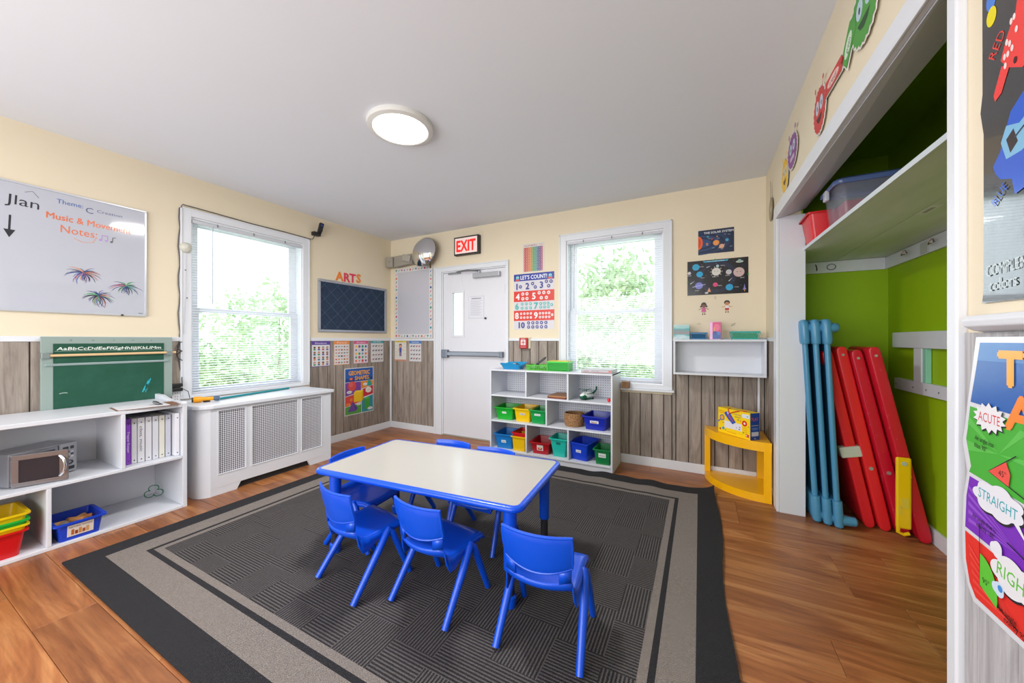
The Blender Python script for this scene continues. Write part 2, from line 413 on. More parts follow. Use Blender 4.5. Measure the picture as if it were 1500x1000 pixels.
# ------------------------------------------------------------------ windows
GL = N('window_glass'); tr = GL.n('ShaderNodeBsdfTransparent'); gs = GL.n('ShaderNodeBsdfGlossy'); gs.inputs['Roughness'].default_value = .02
tr.inputs[0].default_value = (.96, .98, .97, 1); mx = GL.n('ShaderNodeMixShader'); mx.inputs[0].default_value = .06
GL.l(tr.outputs[0], mx.inputs[1]); GL.l(gs.outputs[0], mx.inputs[2]); GL.l(mx.outputs[0], GL.out.inputs[0]); GLASS = GL.m
SASH = M('#eef0f5', .35, name='white_vinyl')
def window(name, side, u0, u1, z0, z1, cw, c_out):
    """u0..u1, z0..z1 the opening; built in local x (along wall) z, front -y"""
    um = (u0 + u1) / 2; w_ = (u1 - u0) / 2
    r = wall_thing(name, None, None, side, um, 0); r['kind'] = 'structure'
    a, zt, zs = c_out
    m = MB()   # casing
    m.box(-a, -w_, -.018, 0, z0, zt); m.box(w_, a, -.018, 0, z0, zt); m.box(-w_, w_, -.018, 0, z1, zt)
    m.box(-a, -a + .012, -.024, -.018, z0, zt); m.box(a - .012, a, -.024, -.018, z0, zt); m.box(-a, a, -.024, -.018, zt - .012, zt)
    m.build('window_casing', MTRIM, r, bevel=.002)
    m = MB(); m.box(-w_, -w_ + .012, 0, TH, z0, z1); m.box(w_ - .012, w_, 0, TH, z0, z1); m.box(-w_ + .012, w_ - .012, 0, TH, z1 - .012, z1); m.box(-w_ + .012, w_ - .012, 0, TH, z0, z0 + .012)
    m.build('jamb_liner', SASH, r)
    f = .075; zm = (z0 + z1) / 2 - .02; b = w_ - .012
    for nm, y0, za, zb in (('upper_sash', .095, zm - .02, z1 - .012), ('lower_sash', .065, z0 + .012, zm + .02)):
        m = MB(); ft = .05
        m.box(-b, -b + f, y0, y0 + .028, za, zb); m.box(b - f, b, y0, y0 + .028, za, zb)
        m.box(-b + f, b - f, y0, y0 + .028, za, za + .042); m.box(-b + f, b - f, y0, y0 + .028, zb - .042, zb)
        s_ = m.build(nm, SASH, r, bevel=.003)
        m = MB(); m.box(-b + f - .004, b - f + .004, y0 + .012, y0 + .016, za + .04, zb - .04); m.build('pane', GLASS, s_)
    return r
def stool(r, a, z, d, mat=MTRIM, ap=.05):
    m = MB(); m.box(-a - .02, a + .02, -d, .03, z - .022, z); m.build('window_sill', mat, r, bevel=.005)
    if ap: m = MB(); m.box(-a, a, -.016, 0, z - .022 - ap, z - .022); m.build('apron', mat, r, bevel=.003)
w1 = window('window_1', 'L', 1.44, 2.40, .735, 2.235, .07, (.553, 2.298, .72))
w2 = window('window_2', 'B', -1.25, -.30, .775, 2.245, .07, (.552, 2.316, .72))
stool(w2, .552, .735, .045, ap=0)
m = MB(); m.box(-.552, .552, -.018, 0, .735, .775); m.build('lower_casing', MTRIM, w2, bevel=.002)
m = MB(); m.box(-.552, .552, -.018, 0, .712, .735); m.build('lower_casing', MTRIM, w1, bevel=.002)
def blind(side, um, hw, zt, zb, label, tilt, sparse=None, wand=-.33):
    r = wall_thing('mini_blind', label, 'blind', side, um, 0, None, -.012)
    SL = M('#eceef6', .45, name='blind_slat')
    m = MB(); m.box(-hw, hw, -.024, .010, zt - .028, zt); m.build('headrail', M('#c9cad2', .4), r, bevel=.002)
    m = MB(); z = zt - .04; k = 0
    while z > zb + .03:
        if not (sparse and sparse[0] < z < sparse[1] and k % sparse[2]):
            c, s_ = math.cos(tilt) * .0125, math.sin(tilt) * .0125
            dz = .0012
            m.add([(-hw + .006, -.007 - c, z - s_), (hw - .006, -.007 - c, z - s_), (hw - .006, -.007, z + dz), (-hw + .006, -.007, z + dz), (hw - .006, -.007 + c, z + s_), (-hw + .006, -.007 + c, z + s_)],
                  [(0, 1, 2, 3), (3, 2, 4, 5)])
        z -= .0212; k += 1
    o = m.build('slats', SL, r, fix=False); o['kind'] = 'stuff'
    m = MB(); m.box(-hw + .003, hw - .003, -.018, .004, zb, zb + .014); m.build('bottom_rail', M('#d3d4dc', .4), r, bevel=.003)
    for u in (-hw * .62, 0, hw * .62):
        m = MB(); m.cyl((u, -.020, zb + .01), (u, -.020, zt - .02), .0008, n=4); m.build('ladder_cord', M('#e0e0e6', .8), r)
        m = MB(); m.box(u - .004, u + .004, -.028, -.022, zt - .02, zt + .004); m.build('clip', M('#77777c', .5), r)
    m = MB(); m.cyl((wand, -.030, zt - .03), (wand - .003, -.032, zt - .70), .0035, n=6); m.build('tilt_wand', M('#a9abb8', .25), r)
    return r
blind('L', 1.92, .472, 2.215, .745, 'white horizontal mini blind hanging in the left window over the radiator cover', R(8), wand=-.33)
blind('B', -.775, .466, 2.232, .795, 'white horizontal mini blind hanging in the window behind the cubby shelf', R(8), wand=-.385)

# ------------------------------------------------------------------ exit door
d = bpy.data.objects.new('door_1', None); COL.objects.link(d); d.location = (-2.44, YB, 0); d['kind'] = 'structure'
DW = M('#dcdce2', .38, name='white_door_paint')
m = MB(); hw = .542
m.box(-.582, -.465, -.018, 0, 0, 2.122); m.box(.465, .502, -.018, 0, 0, 2.122); m.box(-.465, .465, -.018, 0, 2.06, 2.122)
m.box(-.582, -.560, -.026, -.018, 0, 2.122); m.box(.490, .502, -.026, -.018, 0, 2.122); m.box(-.56, .49, -.026, -.018, 2.108, 2.122)
m.build('door_casing', MTRIM, d, bevel=.003)
m = MB(); m.box(-.465, -.451, 0, TH, 0, 2.06); m.box(.451, .465, 0, TH, 0, 2.06); m.box(-.451, .451, 0, TH, 2.046, 2.06); m.build('door_frame', MTRIM, d)
m = MB(); gx0, gx1, gz0, gz1 = -.31, -.156, 1.262, 1.79
m.box(-.449, gx0, .012, .056, .012, 2.043); m.box(gx1, .449, .012, .056, .012, 2.043); m.box(gx0, gx1, .012, .056, .012, gz0); m.box(gx0, gx1, .012, .056, gz1, 2.043)
m.build('door_leaf', DW, d, bevel=.001)
m = MB(); e = .028; m.box(gx0 - e, gx0, .004, .012, gz0 - e, gz1 + e); m.box(gx1, gx1 + e, .004, .012, gz0 - e, gz1 + e); m.box(gx0, gx1, .004, .012, gz0 - e, gz0); m.box(gx0, gx1, .004, .012, gz1, gz1 + e)
m.build('light_frame', DW, d, bevel=.002)
m = MB(); m.box(gx0, gx1, .03, .034, gz0, gz1); m.build('door_glass', GLASS, d)
m = MB(); m.box(-.451, .451, -.012, TH, 0, .012); m.build('threshold', M('#a09a8c', .5, .3), d, bevel=.002)
for z in (.35, 1.05, 1.80): m = MB(); m.cyl((.449, .010, z - .05), (.449, .010, z + .05), .007, n=8); m.build('hinge', ALU, d)
r = thing('exit_device', 'grey panic bar across the white exit door', 'door bar', (-2.44, YB + .012, 1.03))
m = MB(); m.box(-.452, -.36, -.055, 0, -.05, .05); m.build('latch_housing', M('#7f8693', .35, .5), r, bevel=.008)
m = MB(); m.box(-.36, .42, -.052, -.018, -.022, .022); m.build('push_bar', M('#9aa0ab', .35, .6), r, bevel=.006)
m = MB(); m.box(-.36, .42, -.018, 0, -.03, .03); m.build('rail', M('#868c98', .35, .6), r, bevel=.003)
m = MB(); m.box(.39, .43, -.06, 0, -.035, .035); m.build('end_cap', M('#7f8693', .35, .5), r, bevel=.006)
r = thing('door_closer', 'silver door closer with arm at the top of the exit door', 'door closer', (-2.44, YB + .012, 1.95))
m = MB(); m.box(.02, .39, -.05, 0, -.005, .05); m.build('closer_body', M('#aeb0b5', .4, .5), r, bevel=.006)
m = MB(); m.cyl((.10, -.025, .05), (.10, -.025, .075), .014); m.tube([(.10, -.028, .078), (-.02, -.10, .085), (-.22, -.035, .09)], .008, 6); m.tube([(.12, -.03, .088), (-.10, -.05, .095)], .006, 6)
m.build('closer_arm', M('#8f9196', .35, .7), r)
m = MB(); m.box(-.36, -.18, -.03, 0, .07, .085); m.build('bracket', M('#9a9ca0', .4, .5), r)
r = thing('notice_paper', 'printed sheet in a plastic sleeve taped on the exit door', 'paper', (-2.395, YB + .0115, 1.597))
m = MB(); m.box(-.113, .113, -.0012, 0, -.137, .137); m.build('sleeve', M('#d0d0da', .2, coat=.3), r)
p = Print(-.0012); p.rect(-.10, -.125, .10, .125, '#dddde4'); p.rect(-.07, .10, .07, .112, '#8a8a98')
for i in range(16): p.rect(-.085, .08 - i * .012, .085 - (i % 3) * .02, .084 - i * .012, '#b4b4c0')
done(p, r)
m = MB(); m.cyl((-2.26, YB + .012, 1.46), (-2.26, YB - .006, 1.46), .012, n=10); tag(m.build('rubber_stop', BLK), 'small black stud on the exit door beside the notice', 'stud')

# ------------------------------------------------------------------ ceiling lamp
r = thing('ceiling_lamp', 'round white flush ceiling lamp, lit, in the middle of the ceiling', 'lamp', (-1.69, 1.71, HC))
m = MB(); m.lathe([(.20, 0), (.205, -.012), (.20, -.03), (.175, -.038), (.168, -.034)], 48); m.build('lamp_rim', M('#d9d8d4', .4), r, smooth=True)
m = MB(); m.lathe([(.0, -.036), (.10, -.0365), (.168, -.034)], 48); m.build('diffuser', M('#fffaf2', .5, emit=6), r, smooth=True)

# ------------------------------------------------------------------ rug
RX0, RX1, RY0, RY1 = -3.03, .115, .60, 3.235
def rug_z(x, y):
    z = .010
    t = max(0, 1 - (RY1 - y) / .55)
    if x > -1.4: z += t * t * (.008 + .005 * math.sin(x * 17 + 1.2) + .003 * math.sin(x * 31)) * min(1, (x + 1.4) * 2)
    dx, dy = RX1 - x, RY1 - y
    q = max(0, 1 - math.hypot(dx, dy) / .10); z += .045 * q * q
    e = max(0, 1 - dx / .25); z += .004 * e * (1 + math.sin(y * 9))
    return max(z, .008)
m = MB(); nx, ny = 120, 80
top = [[(RX0 + (RX1 - RX0) * i / nx, RY0 + (RY1 - RY0) * j / ny) for i in range(nx + 1)] for j in range(ny + 1)]
def wob(x, y):
    # the far and right edges are not quite straight
    fx = max(0, (y - RY1 + .5) / .5) * .008 * math.sin(x * 7.5) ; fy = max(0, (x - RX1 + .5) / .5) * .012 * math.sin(y * 5 + 1)
    return x + fy, y + fx
G = [[(*wob(x, y), rug_z(x, y)) for x, y in row_] for row_ in top]
m.grid(G)
for edge in (G[0], G[-1], [g[0] for g in G], [g[-1] for g in G]):
    m.grid([[(x, y, z) for x, y, z in edge], [(x, y, 0.001) for x, y, z in edge]])
K = N('rug_weave'); v = K.obj(); sp = K.n('ShaderNodeSeparateXYZ'); K.l(v, sp.inputs[0])
cxr, cyr = (RX0 + RX1) / 2, (RY0 + RY1) / 2; hx, hy = (RX1 - RX0) / 2, (RY1 - RY0) / 2
dxn = K.math('SUBTRACT', hx, K.math('ABSOLUTE', sp.outputs[0])); dyn = K.math('SUBTRACT', hy, K.math('ABSOLUTE', sp.outputs[1]))
de = K.math('MINIMUM', dxn, dyn)
def step(a): return K.math('GREATER_THAN', de, a)
# field: parquet of ribbed blocks, alternately across and along
S = 1 / .19
bx_ = K.math('FLOOR', K.math('MULTIPLY', sp.outputs[0], S)); by_ = K.math('FLOOR', K.math('MULTIPLY', K.math('ADD', sp.outputs[1], K.math('MULTIPLY', K.math('MODULO', K.math('ADD', bx_, 100), 4), .0475)), S * .75))
par = K.math('GREATER_THAN', K.math('MODULO', K.math('ADD', K.math('ADD', bx_, by_), 200), 2), .5)
rib = lambda o_: K.math('SINE', K.math('MULTIPLY', o_, 2 * PI / .0135))
ribs = K.math('ADD', K.math('MULTIPLY', rib(sp.outputs[0]), par), K.math('MULTIPLY', rib(sp.outputs[1]), K.math('SUBTRACT', 1, par)))
w1_ = K.math('MULTIPLY', K.math('SINE', K.math('MULTIPLY', sp.outputs[0], 2 * PI / .0075)), K.math('SINE', K.math('MULTIPLY', sp.outputs[1], 2 * PI / .0075)))
nz = K.noise(v, 260, 2)
field = K.ramp(K.math('ADD', K.math('MULTIPLY_ADD', ribs, .30, .42), K.math('MULTIPLY', K.math('SUBTRACT', nz, .5), .6)), (.25, lin('#1f1d20')), (.8, lin('#655f5e')))
greyb = K.ramp(K.math('ADD', K.math('MULTIPLY_ADD', w1_, .28, .5), K.math('SUBTRACT', nz, .5)), (.15, lin('#5b544f')), (.85, lin('#978d86')))
blackb = K.ramp(K.math('ADD', K.math('MULTIPLY_ADD', w1_, .3, .4), K.math('SUBTRACT', nz, .5)), (.2, lin('#131316')), (.9, lin('#302e33')))
c = K.mix(step(.127), blackb, greyb); c = K.mix(step(.253), c, blackb); c = K.mix(step(.278), c, greyb); c = K.mix(step(.312), c, field)
K.l(c, K.p.inputs['Base Color']); K.p.inputs['Roughness'].default_value = .95
K.bump(K.math('ADD', K.math('MULTIPLY', ribs, step(.312)), w1_), .6, .0015)
rug = m.build('area_rug', K.m, smooth=True)
rug.location.z = 0
for vv in rug.data.vertices: vv.co.z += .001
tag(rug, 'charcoal and grey bordered woven rug with a curled corner, under the table', 'rug')
# re-centre the rug so that the weave is measured from its middle
_dx = cxr - rug.location.x; _dy = cyr - rug.location.y
for vv in rug.data.vertices: vv.co.x -= _dx; vv.co.y -= _dy
rug.location.x = cxr; rug.location.y = cyr
RUGZ = .0115
# @@NEXT
# ------------------------------------------------------------------ table
def rrect(w_, h_, r_, n=6):
    P = []
    for cx, cy, a in ((w_ - r_, h_ - r_, 0), (-w_ + r_, h_ - r_, 90), (-w_ + r_, -h_ + r_, 180), (w_ - r_, -h_ + r_, 270)):
        for i in range(n + 1): t = R(a + 90 * i / n); P.append((cx + r_ * math.cos(t), cy + r_ * math.sin(t)))
    return P
TH_ = .478
t = thing('activity_table', 'rectangular white topped table with blue rim and legs, in the middle of the rug', 'table', (-1.307, 1.637, RUGZ), R(4.6))
m = MB(); m.prism(rrect(.597, .315, .030), TH_ - .022, TH_ + .0005); m.build('tabletop', M('#b5b2ac', .22, coat=.25, name='speckled_laminate'), t)
m = MB(); rings = []
for k in range(9):
    a = -PI / 2 + PI * k / 8; o_ = .006 + .017 * math.cos(a); rings.append([(x, y, TH_ - .013 + .0145 * math.sin(a)) for x, y in rrect(.597 + o_, .315 + o_, .034 + o_)])
rings = [[(x, y, TH_ - .0275) for x, y in rrect(.585, .30, .02)]] + rings + [[(x, y, TH_ + .0015) for x, y in rrect(.595, .313, .029)]]
m.grid([r_ + [r_[0]] for r_ in rings]); m.build('rim', BLUE, t, smooth=True)
m = MB(); m.box(-.55, .55, -.25, -.225, TH_ - .06, TH_ - .022); m.box(-.55, .55, .225, .25, TH_ - .06, TH_ - .022); m.box(-.55, -.525, -.225, .225, TH_ - .06, TH_ - .022); m.box(.525, .55, -.225, .225, TH_ - .06, TH_ - .022)
m.build('apron', BLUE, t)
for sx in (-1, 1):
    for sy in (-1, 1):
        x, y = sx * .535, sy * .252
        m = MB(); m.cyl((x, y, .165), (x, y, TH_ - .022), .0275, .032, 20); l_ = m.build('leg', BLUE, t, smooth=True)
        m = MB(); m.cyl((x, y, .05), (x, y, .17), .021, n=16); m.build('leg_extension', M('#3c3a40', .4, .4), l_, smooth=True)
        m = MB(); m.lathe([(.0, 0), (.027, 0), (.030, .02), (.030, .045), (.022, .052), (0, .052)], 20, c=(x, y, 0)); m.build('foot', BLUE, l_, smooth=True)

# ------------------------------------------------------------------ chairs
def chair(label, loc, rz):
    t = thing('kids_chair', label, 'chair', loc, rz, 'blue plastic chairs around the table')
    def bow(x, k): return k * (x / .14) ** 2
    NX = 12
    def rowp(y, z, hw, k, up=0): return [(x, y + bow(x, k), z + up * (x / .14) ** 2) for x in [-hw + 2 * hw * i / NX for i in range(NX + 1)]]
    back = [rowp(-.180, .484, .134, .034), rowp(-.178, .458, .135, .034), rowp(-.170, .412, .134, .036, .004), rowp(-.159, .366, .131, .038, .016), rowp(-.153, .338, .128, .038, .028)]
    m = MB(); m.grid(back); o = m.build('backrest', BLUE, t, smooth=True)
    s_ = o.modifiers.new('s', 'SOLIDIFY'); s_.thickness = .009; s_.offset = 0
    b = o.modifiers.new('b', 'BEVEL'); b.width = .0025; b.segments = 2; b.limit_method = 'ANGLE'; b.angle_limit = R(50)
    # rolled rim along the top and sides of the backrest
    m = MB(); edge = [back[k][0] for k in (4, 3, 2, 1)] + back[0] + [back[k][-1] for k in (1, 2, 3, 4)]
    m.tube(edge, .0062, 6); m.build('rim', BLUE, o, smooth=True)
    m = MB(); m.tube([(x, y - .001, z) for x, y, z in back[4]], .006, 6); m.build('lower_rim', BLUE, o, smooth=True)
    # seat shell rising at the back to the slot under the backrest
    seat = [rowp(-.150, .300, .126, .036, .012), rowp(-.140, .277, .129, .034, .012), rowp(-.118, .260, .134, .026, .010), rowp(-.08, .254, .138, .014, .009),
            rowp(-.02, .254, .138, .0, .009), rowp(.05, .258, .136, 0, .008), rowp(.115, .262, .136, -.006, .007), rowp(.150, .259, .139, -.010, .005), rowp(.163, .247, .139, -.012, .004)]
    m = MB(); m.grid(seat); o = m.build('seat', BLUE, t, smooth=True)
    s_ = o.modifiers.new('s', 'SOLIDIFY'); s_.thickness = .008; s_.offset = 0
    for s in (-1, 1):
        i0 = 0 if s < 0 else -1; i1 = 2 if s < 0 else -3
        m = MB(); m.grid([[back[4][i0], back[4][i1]], [seat[0][i0], seat[0][i1]]]); so = m.build('back_post', BLUE, t, smooth=True)
        q = so.modifiers.new('s', 'SOLIDIFY'); q.thickness = .009; q.offset = 0
        # side skirt, deep at the back, notched ahead of the leg
        sd = [seat[k][i0] for k in range(9)]; dep = [.012, .050, .068, .060, .030, .022, .020, .022, .016]
        m = MB(); m.grid([[(p.x if hasattr(p, 'x') else p[0], p[1], p[2]) for p in sd], [(p[0] + s * .004, p[1] + .004, p[2] - dd) for p, dd in zip(sd, dep)]])
        so = m.build('side_skirt', BLUE, t, smooth=True); q = so.modifiers.new('s', 'SOLIDIFY'); q.thickness = .006; q.offset = 0
        m = MB(); m.tube([(s * .140, .052, .262), (s * .146, .030, .245), (s * .1535, -.02, .180), (s * .162, -.150, .006)], [.013, .018, .0175, .0145], 10, flat=1.0)
        m.build('leg', BLUE, t, smooth=True)
        m = MB(); m.tube([(s * .140, .040, .262), (s * .147, .060, .245), (s * .151, .088, .180), (s * .158, .160, .006)], [.013, .0165, .016, .014], 10)
        m.build('leg', BLUE, t, smooth=True)
    m = MB(); m.box(-.13, .13, .128, .134, .225, .256); m.build('front_rib', BLUE, t)
    return t
CH = [('blue plastic kids chair at the near left corner of the table', (-1.505, 1.270, RUGZ), R(-9)),
      ('blue plastic kids chair at the middle of the near table side', (-1.072, 1.336, RUGZ), R(-4)),
      ('blue plastic kids chair nearest the viewer, at the right near corner of the table', (-.549, 1.366, RUGZ), R(5.5)),
      ('blue plastic kids chair at the left end of the table', (-1.800, 1.540, RUGZ), R(-84)),
      ('blue plastic kids chair behind the table, nearer the exit door', (-1.500, 1.868, RUGZ), R(182)),
      ('blue plastic kids chair behind the table, nearer the cubby shelf', (-1.158, 1.850, RUGZ), R(180))]
c0 = chair(*CH[0])
for lb, lo, rz in CH[1:]: dup(c0, lo, rz, lb)

# ------------------------------------------------------------------ low bookcase along the left wall
BF = -3.28
r = thing('low_bookcase', 'long white painted two-shelf bookcase along the left wall under the green chalkboard', 'bookcase', (-3.50, .4, 0))
Y0, Y1 = -.35, 1.2
def wb_(name, *b, bev=.003):
    m = MB(); m.box(*b); return m.build(name, MWHITE, r, world=True, bevel=bev)
wb_('back_panel', -3.745, -3.735, Y0, Y1, .02, .722)
m = MB(); m.prism([(-3.76, 0), (BF, 0), (BF, .748), (BF - .02, .757), (-3.50, .757), (-3.58, .768), (-3.64, .782), (-3.76, .784)], Y1, Y1 + .027, plane='xz'); m.build('side_panel', MWHITE, r, world=True, bevel=.004)
m = MB(); m.prism([(-3.76, 0), (BF, 0), (BF, .757), (-3.76, .757)], Y0 - .02, Y0, plane='xz'); m.build('side_panel', MWHITE, r, world=True, bevel=.004)
wb_('top', -3.76, BF, Y0, Y1, .722, .746); wb_('shelf', -3.735, BF, Y0, Y1, .354, .373); wb_('bottom', -3.735, BF, Y0, Y1, .0, .021)
wb_('divider', -3.735, BF, .892, .912, .373, .722); wb_('divider', -3.735, BF, .594, .613, .021, .354)
wb_('divider', -3.735, BF, .10, .12, .373, .722); wb_('divider', -3.735, BF, -.02, -.0, .021, .354)

# binders
BW = [('#8f45c8', .934, .957, 'purple ring binder with white lettering on the bookcase'), ('#dadbe2', .960, .987, 'white binder next to the purple one'), ('#dfe0e6', .990, 1.025, 'white binder with black handwriting on its spine'),
      ('#dcdde4', 1.029, 1.061, 'plain white binder right of the handwritten one'), ('#d6d8e0', 1.065, 1.096, 'plain white binder left of the cream one'), ('#dcdbd0', 1.099, 1.129, 'cream white binder among the white ones'),
      ('#c6c9d6', 1.133, 1.163, 'blue grey binder between the cream one and the leaning one')]
for i, (c_, y0, y1, lb) in enumerate(BW):
    t = thing('ring_binder', lb, 'binder', (-3.48, (y0 + y1) / 2, .3735), R(90), 'binders on the bookcase')
    W = (y1 - y0) / 2; m = MB(); m.box(-W, W, -.125, .12, 0, .302 - i * .001); m.build('cover', M(c_, .4), t, bevel=.004)
    p = Print(-.125); 
    p.disc(0, .022, .004, '#44444c'); p.disc(0, .27, .004, '#44444c')
    if i == 0: p.text('Trapper Keeper', 0, .15, .011, '#efe6f6', w=.14, rot=R(-90))
    if i == 2:
        p.text('class, music', 0, .16, .016, '#3a3a55', w=.17, rot=R(-90), shear=.3)
    done(p, t, 'spine_print')
t = thing('ring_binder', 'white binder leaning at the right end of the row', 'binder', (-3.46, 1.1825, .374), R(90.5), 'binders on the bookcase')
m = MB(); m.box(-.0145, .0145, -.145, .12, 0, .303); m.build('cover', M('#e2e3ea', .4), t, bevel=.004)
p = Print(-.145); p.disc(0, .022, .004, '#44444c'); p.disc(0, .27, .004, '#44444c'); done(p, t, 'spine_print')

# tub maker: tapered plastic bin with rim; local front is -y
def tub(name, label, cat, loc, rz, w_, d_, h_, color, group=None, taper=.84, rim=.012, card=None, handle=None, open_=True, mat=None, dip=0):
    t = thing(name, label, cat, loc, rz, group); mt = mat or M(color, .35, coat=.1)
    W, D = w_ / 2, d_ / 2; bw, bd = W * taper, D * taper; th = .004; rc = min(W, D) * .16
    def rg(a, b, z, rc_=rc): return [(x, y, z) for x, y in rrect(a, b, rc_, 3)]
    m = MB(); rs = [rg(bw, bd, 0), rg(W, D, h_), rg(W + rim, D + rim, h_), rg(W + rim, D + rim, h_ - .010), rg(W + rim - .003, D + rim - .003, h_ - .010), rg(W + rim - .003, D + rim - .003, h_ - .003), rg(W - th, D - th, h_ - .003), rg(bw - th, bd - th, th)]
    if dip:
        for k in range(1, 7): rs[k] = [(x, y, z - (dip if (y < -D * .8 and abs(x) < W * .55) else 0)) for x, y, z in rs[k]]
    m.grid([q + [q[0]] for q in rs]); b = len(m.v)
    m.add(rg(bw, bd, 0), [tuple(range(len(rg(bw, bd, 0))))]); m.add(rg(bw - th, bd - th, th), [tuple(range(len(rg(bw, bd, 0))))])
    m.build('body', mt, t, smooth=True)
    slope = math.atan2(D - bd, h_)
    if card:
        cw, ch, cz, cc, ink, st = card
        m = MB(); m.at((0, -(bd + (D - bd) * cz / h_) - .0015, cz), rx=slope); m.box(-cw, cw, -.0012, 0, -ch, ch); c_ = m.build('label_card', M(cc, .4), t)
        p = Print(-.0012, step=.0002); p.T = m.T
        p.y0 = -.0012
        if st == 'blocks':
            p.text('NATURAL WOODS', 0, ch * .62, ch * .30, ink, w=cw * 1.75)
            for k, q in enumerate(['#b5652b', '#8a3f1a', '#c98a45', '#a4532a', '#caa064']): p.rect(-cw * .7 + k * cw * .28, -ch * .75, -cw * .7 + k * cw * .28 + cw * .22, ch * .2 - (k % 2) * ch * .3, q)
        elif st == 'face':
            p.rect(-cw * .7, -ch * .8, cw * .7, ch * .1, '#c8463a'); p.disc(0, ch * .1, ch * .5, '#e8c4a4')
        elif st: p.text(st, 0, 0, ch * .8, ink, w=cw * 1.5)
        p.build('print', None, c_, fix=False)
    if handle:
        hw_, hz, hc = handle
        m = MB(); m.at((0, -(bd + (D - bd) * hz / h_) - .001, hz), rx=slope); m.box(-hw_, hw_, -.002, .0, -.012, .012); m.build('handle_slot', M(hc, .6), t, bevel=.004)
    return t
tub('storage_bin', 'blue bin of wooden blocks with a picture label on the lower bookcase shelf', 'bin', (-3.395, .722, .0215), R(90), .185, .235, .108, '#0a3fc4', card=(.052, .034, .055, '#ddd6cf', '#3a3a40', 'blocks'), taper=.86, rim=.014, dip=0)
rb = random.Random(4)
WB = [('#b07a45', (-3.37, .73, .088), .018, .07, 40, 2), ('#8b867c', (-3.37, .675, .075), .022, .06, -20, 8), ('#9c5f2c', (-3.40, .77, .078), .018, .05, 70, 4), ('#a9713c', (-3.43, .72, .070), .018, .07, 10, 2), ('#b98a55', (-3.46, .76, .07), .016, .06, -40, 1), ('#c08f5a', (-3.45, .67, .062), .018, .05, 85, 0), ('#8e5a2e', (-3.33, .77, .065), .017, .04, 20, 0)]
LBW = ['light round wooden block on top in the blue bin', 'grey weathered round block at the left in the blue bin', 'dark brown block at the right in the blue bin', 'tan block under the light one in the blue bin', 'pale block at the back of the blue bin', 'small tan block at the back left of the blue bin', 'brown block at the front right of the blue bin']
for (c_, p0, rad, L, az, el), lb in zip(WB, LBW):
    p0 = (p0[0], p0[1], p0[2] + .016); dv = Vector((math.cos(R(az)) * math.cos(R(el)), math.sin(R(az)) * math.cos(R(el)), math.sin(R(el)))) * L / 2; p0 = Vector(p0)
    m = MB(); m.cyl(p0 - dv, p0 + dv, rad, n=14); tag(m.build('wooden_block', M(c_, .6), smooth=True, bevel=.002), lb, 'block', 'wooden blocks in the blue bin')
for z, h_, c_, lb, dy in ((.0215, .140, '#d00a14', 'red storage bin at the bottom of the stack on the lower shelf', 0), (.050, .140, '#e6cf00', 'thin yellow bin nested in the red one', .003), (.082, .135, '#10b03a', 'green storage bin nested between the two yellow ones', .004), (.112, .140, '#e8c400', 'yellow storage bin topmost of the nested stack', .006)):
    tub('nested_bin', lb, 'bin', (-3.425, .400 + dy, z), R(90), .255 - (z > .04) * .0, .26, h_, c_, 'nested bins on the lower bookcase shelf', taper=.86, rim=.011, dip=.0 if z < .1 else .03)

# toy microwave
t = thing('toy_microwave', 'grey toy microwave with its door ajar on the bookcase shelf', 'toy microwave', (-3.39, .486, .3735), R(90 + 24))
m = MB(); W, Hh, Dp = .292, .188, .19
# local x to the right along the front, front -y
m.box(0, W, .006, Dp, .006, Hh); 
for fx in (.02, W - .02):
    for fy in (.03, Dp - .03): m.box(fx - .008, fx + .008, fy - .008, fy + .008, 0, .006)
m.build('cabinet', M('#a4a4aa', .28, .6), t, bevel=.005)
m = MB(); m.box(.004, .205, -.001, .006, .010, Hh - .006); m.build('cavity_front', M('#8e8e94', .3, .6), t, bevel=.003)
m = MB(); m.box(.018, .190, -.002, .0, .028, Hh - .022); m.build('cavity', M('#2b2b30', .4), t)
m = MB(); m.box(.208, W, -.006, .006, .006, Hh); cp_ = m.build('control_panel', M('#a6a6aa', .3, .5), t, bevel=.003)
p = Print(-.006); p.rect(.222, .150, .250, .165, '#2f3238'); p.rect(.258, .148, .276, .166, '#3c3c42'); 
for i in range(3):
    for j in range(3): p.rect(.222 + i * .019, .096 + j * .015, .236 + i * .019, .106 + j * .015, '#3a3a40' if (i + j) % 2 else '#d0d0d4')
p.disc(.250, .066, .024, '#2d2d33', rz=.016); p.disc(.250, .068, .014, '#808088', rz=.009); p.rect(.224, .022, .278, .042, '#26262b'); p.build('controls', None, cp_, fix=False)
DA = R(-42)
def dm(m): return m.at((.006, -.004, .004), rz=DA)
dr = MB(); dm(dr); dr.box(0, .202, -.014, 0, 0, .024); dr.box(0, .202, -.014, 0, .150, .178); dr.box(0, .026, -.014, 0, .024, .150); dr.box(.168, .202, -.014, 0, .024, .150)
dro = dr.build('door', M('#8f8a8c', .25, .75), t, bevel=.002)
m = MB(); dm(m); m.box(.026, .168, -.010, -.004, .024, .150); m.build('door_window', M('#1d2430', .08, coat=.6), dro)
m = MB(); dm(m); m.tube([(.170, -.014, .030), (.186, -.028, .052), (.192, -.034, .089), (.186, -.028, .126), (.170, -.014, .148)], .0065, 8); m.build('door_handle', M('#e4e4e8', .15, .9), dro, smooth=True)
for z in (.02, .15): m = MB(); dm(m); m.cyl((0, -.004, z), (0, -.004, z + .02), .006, n=8); m.build('door_hinge', M('#6a6a70', .4, .4), dro)

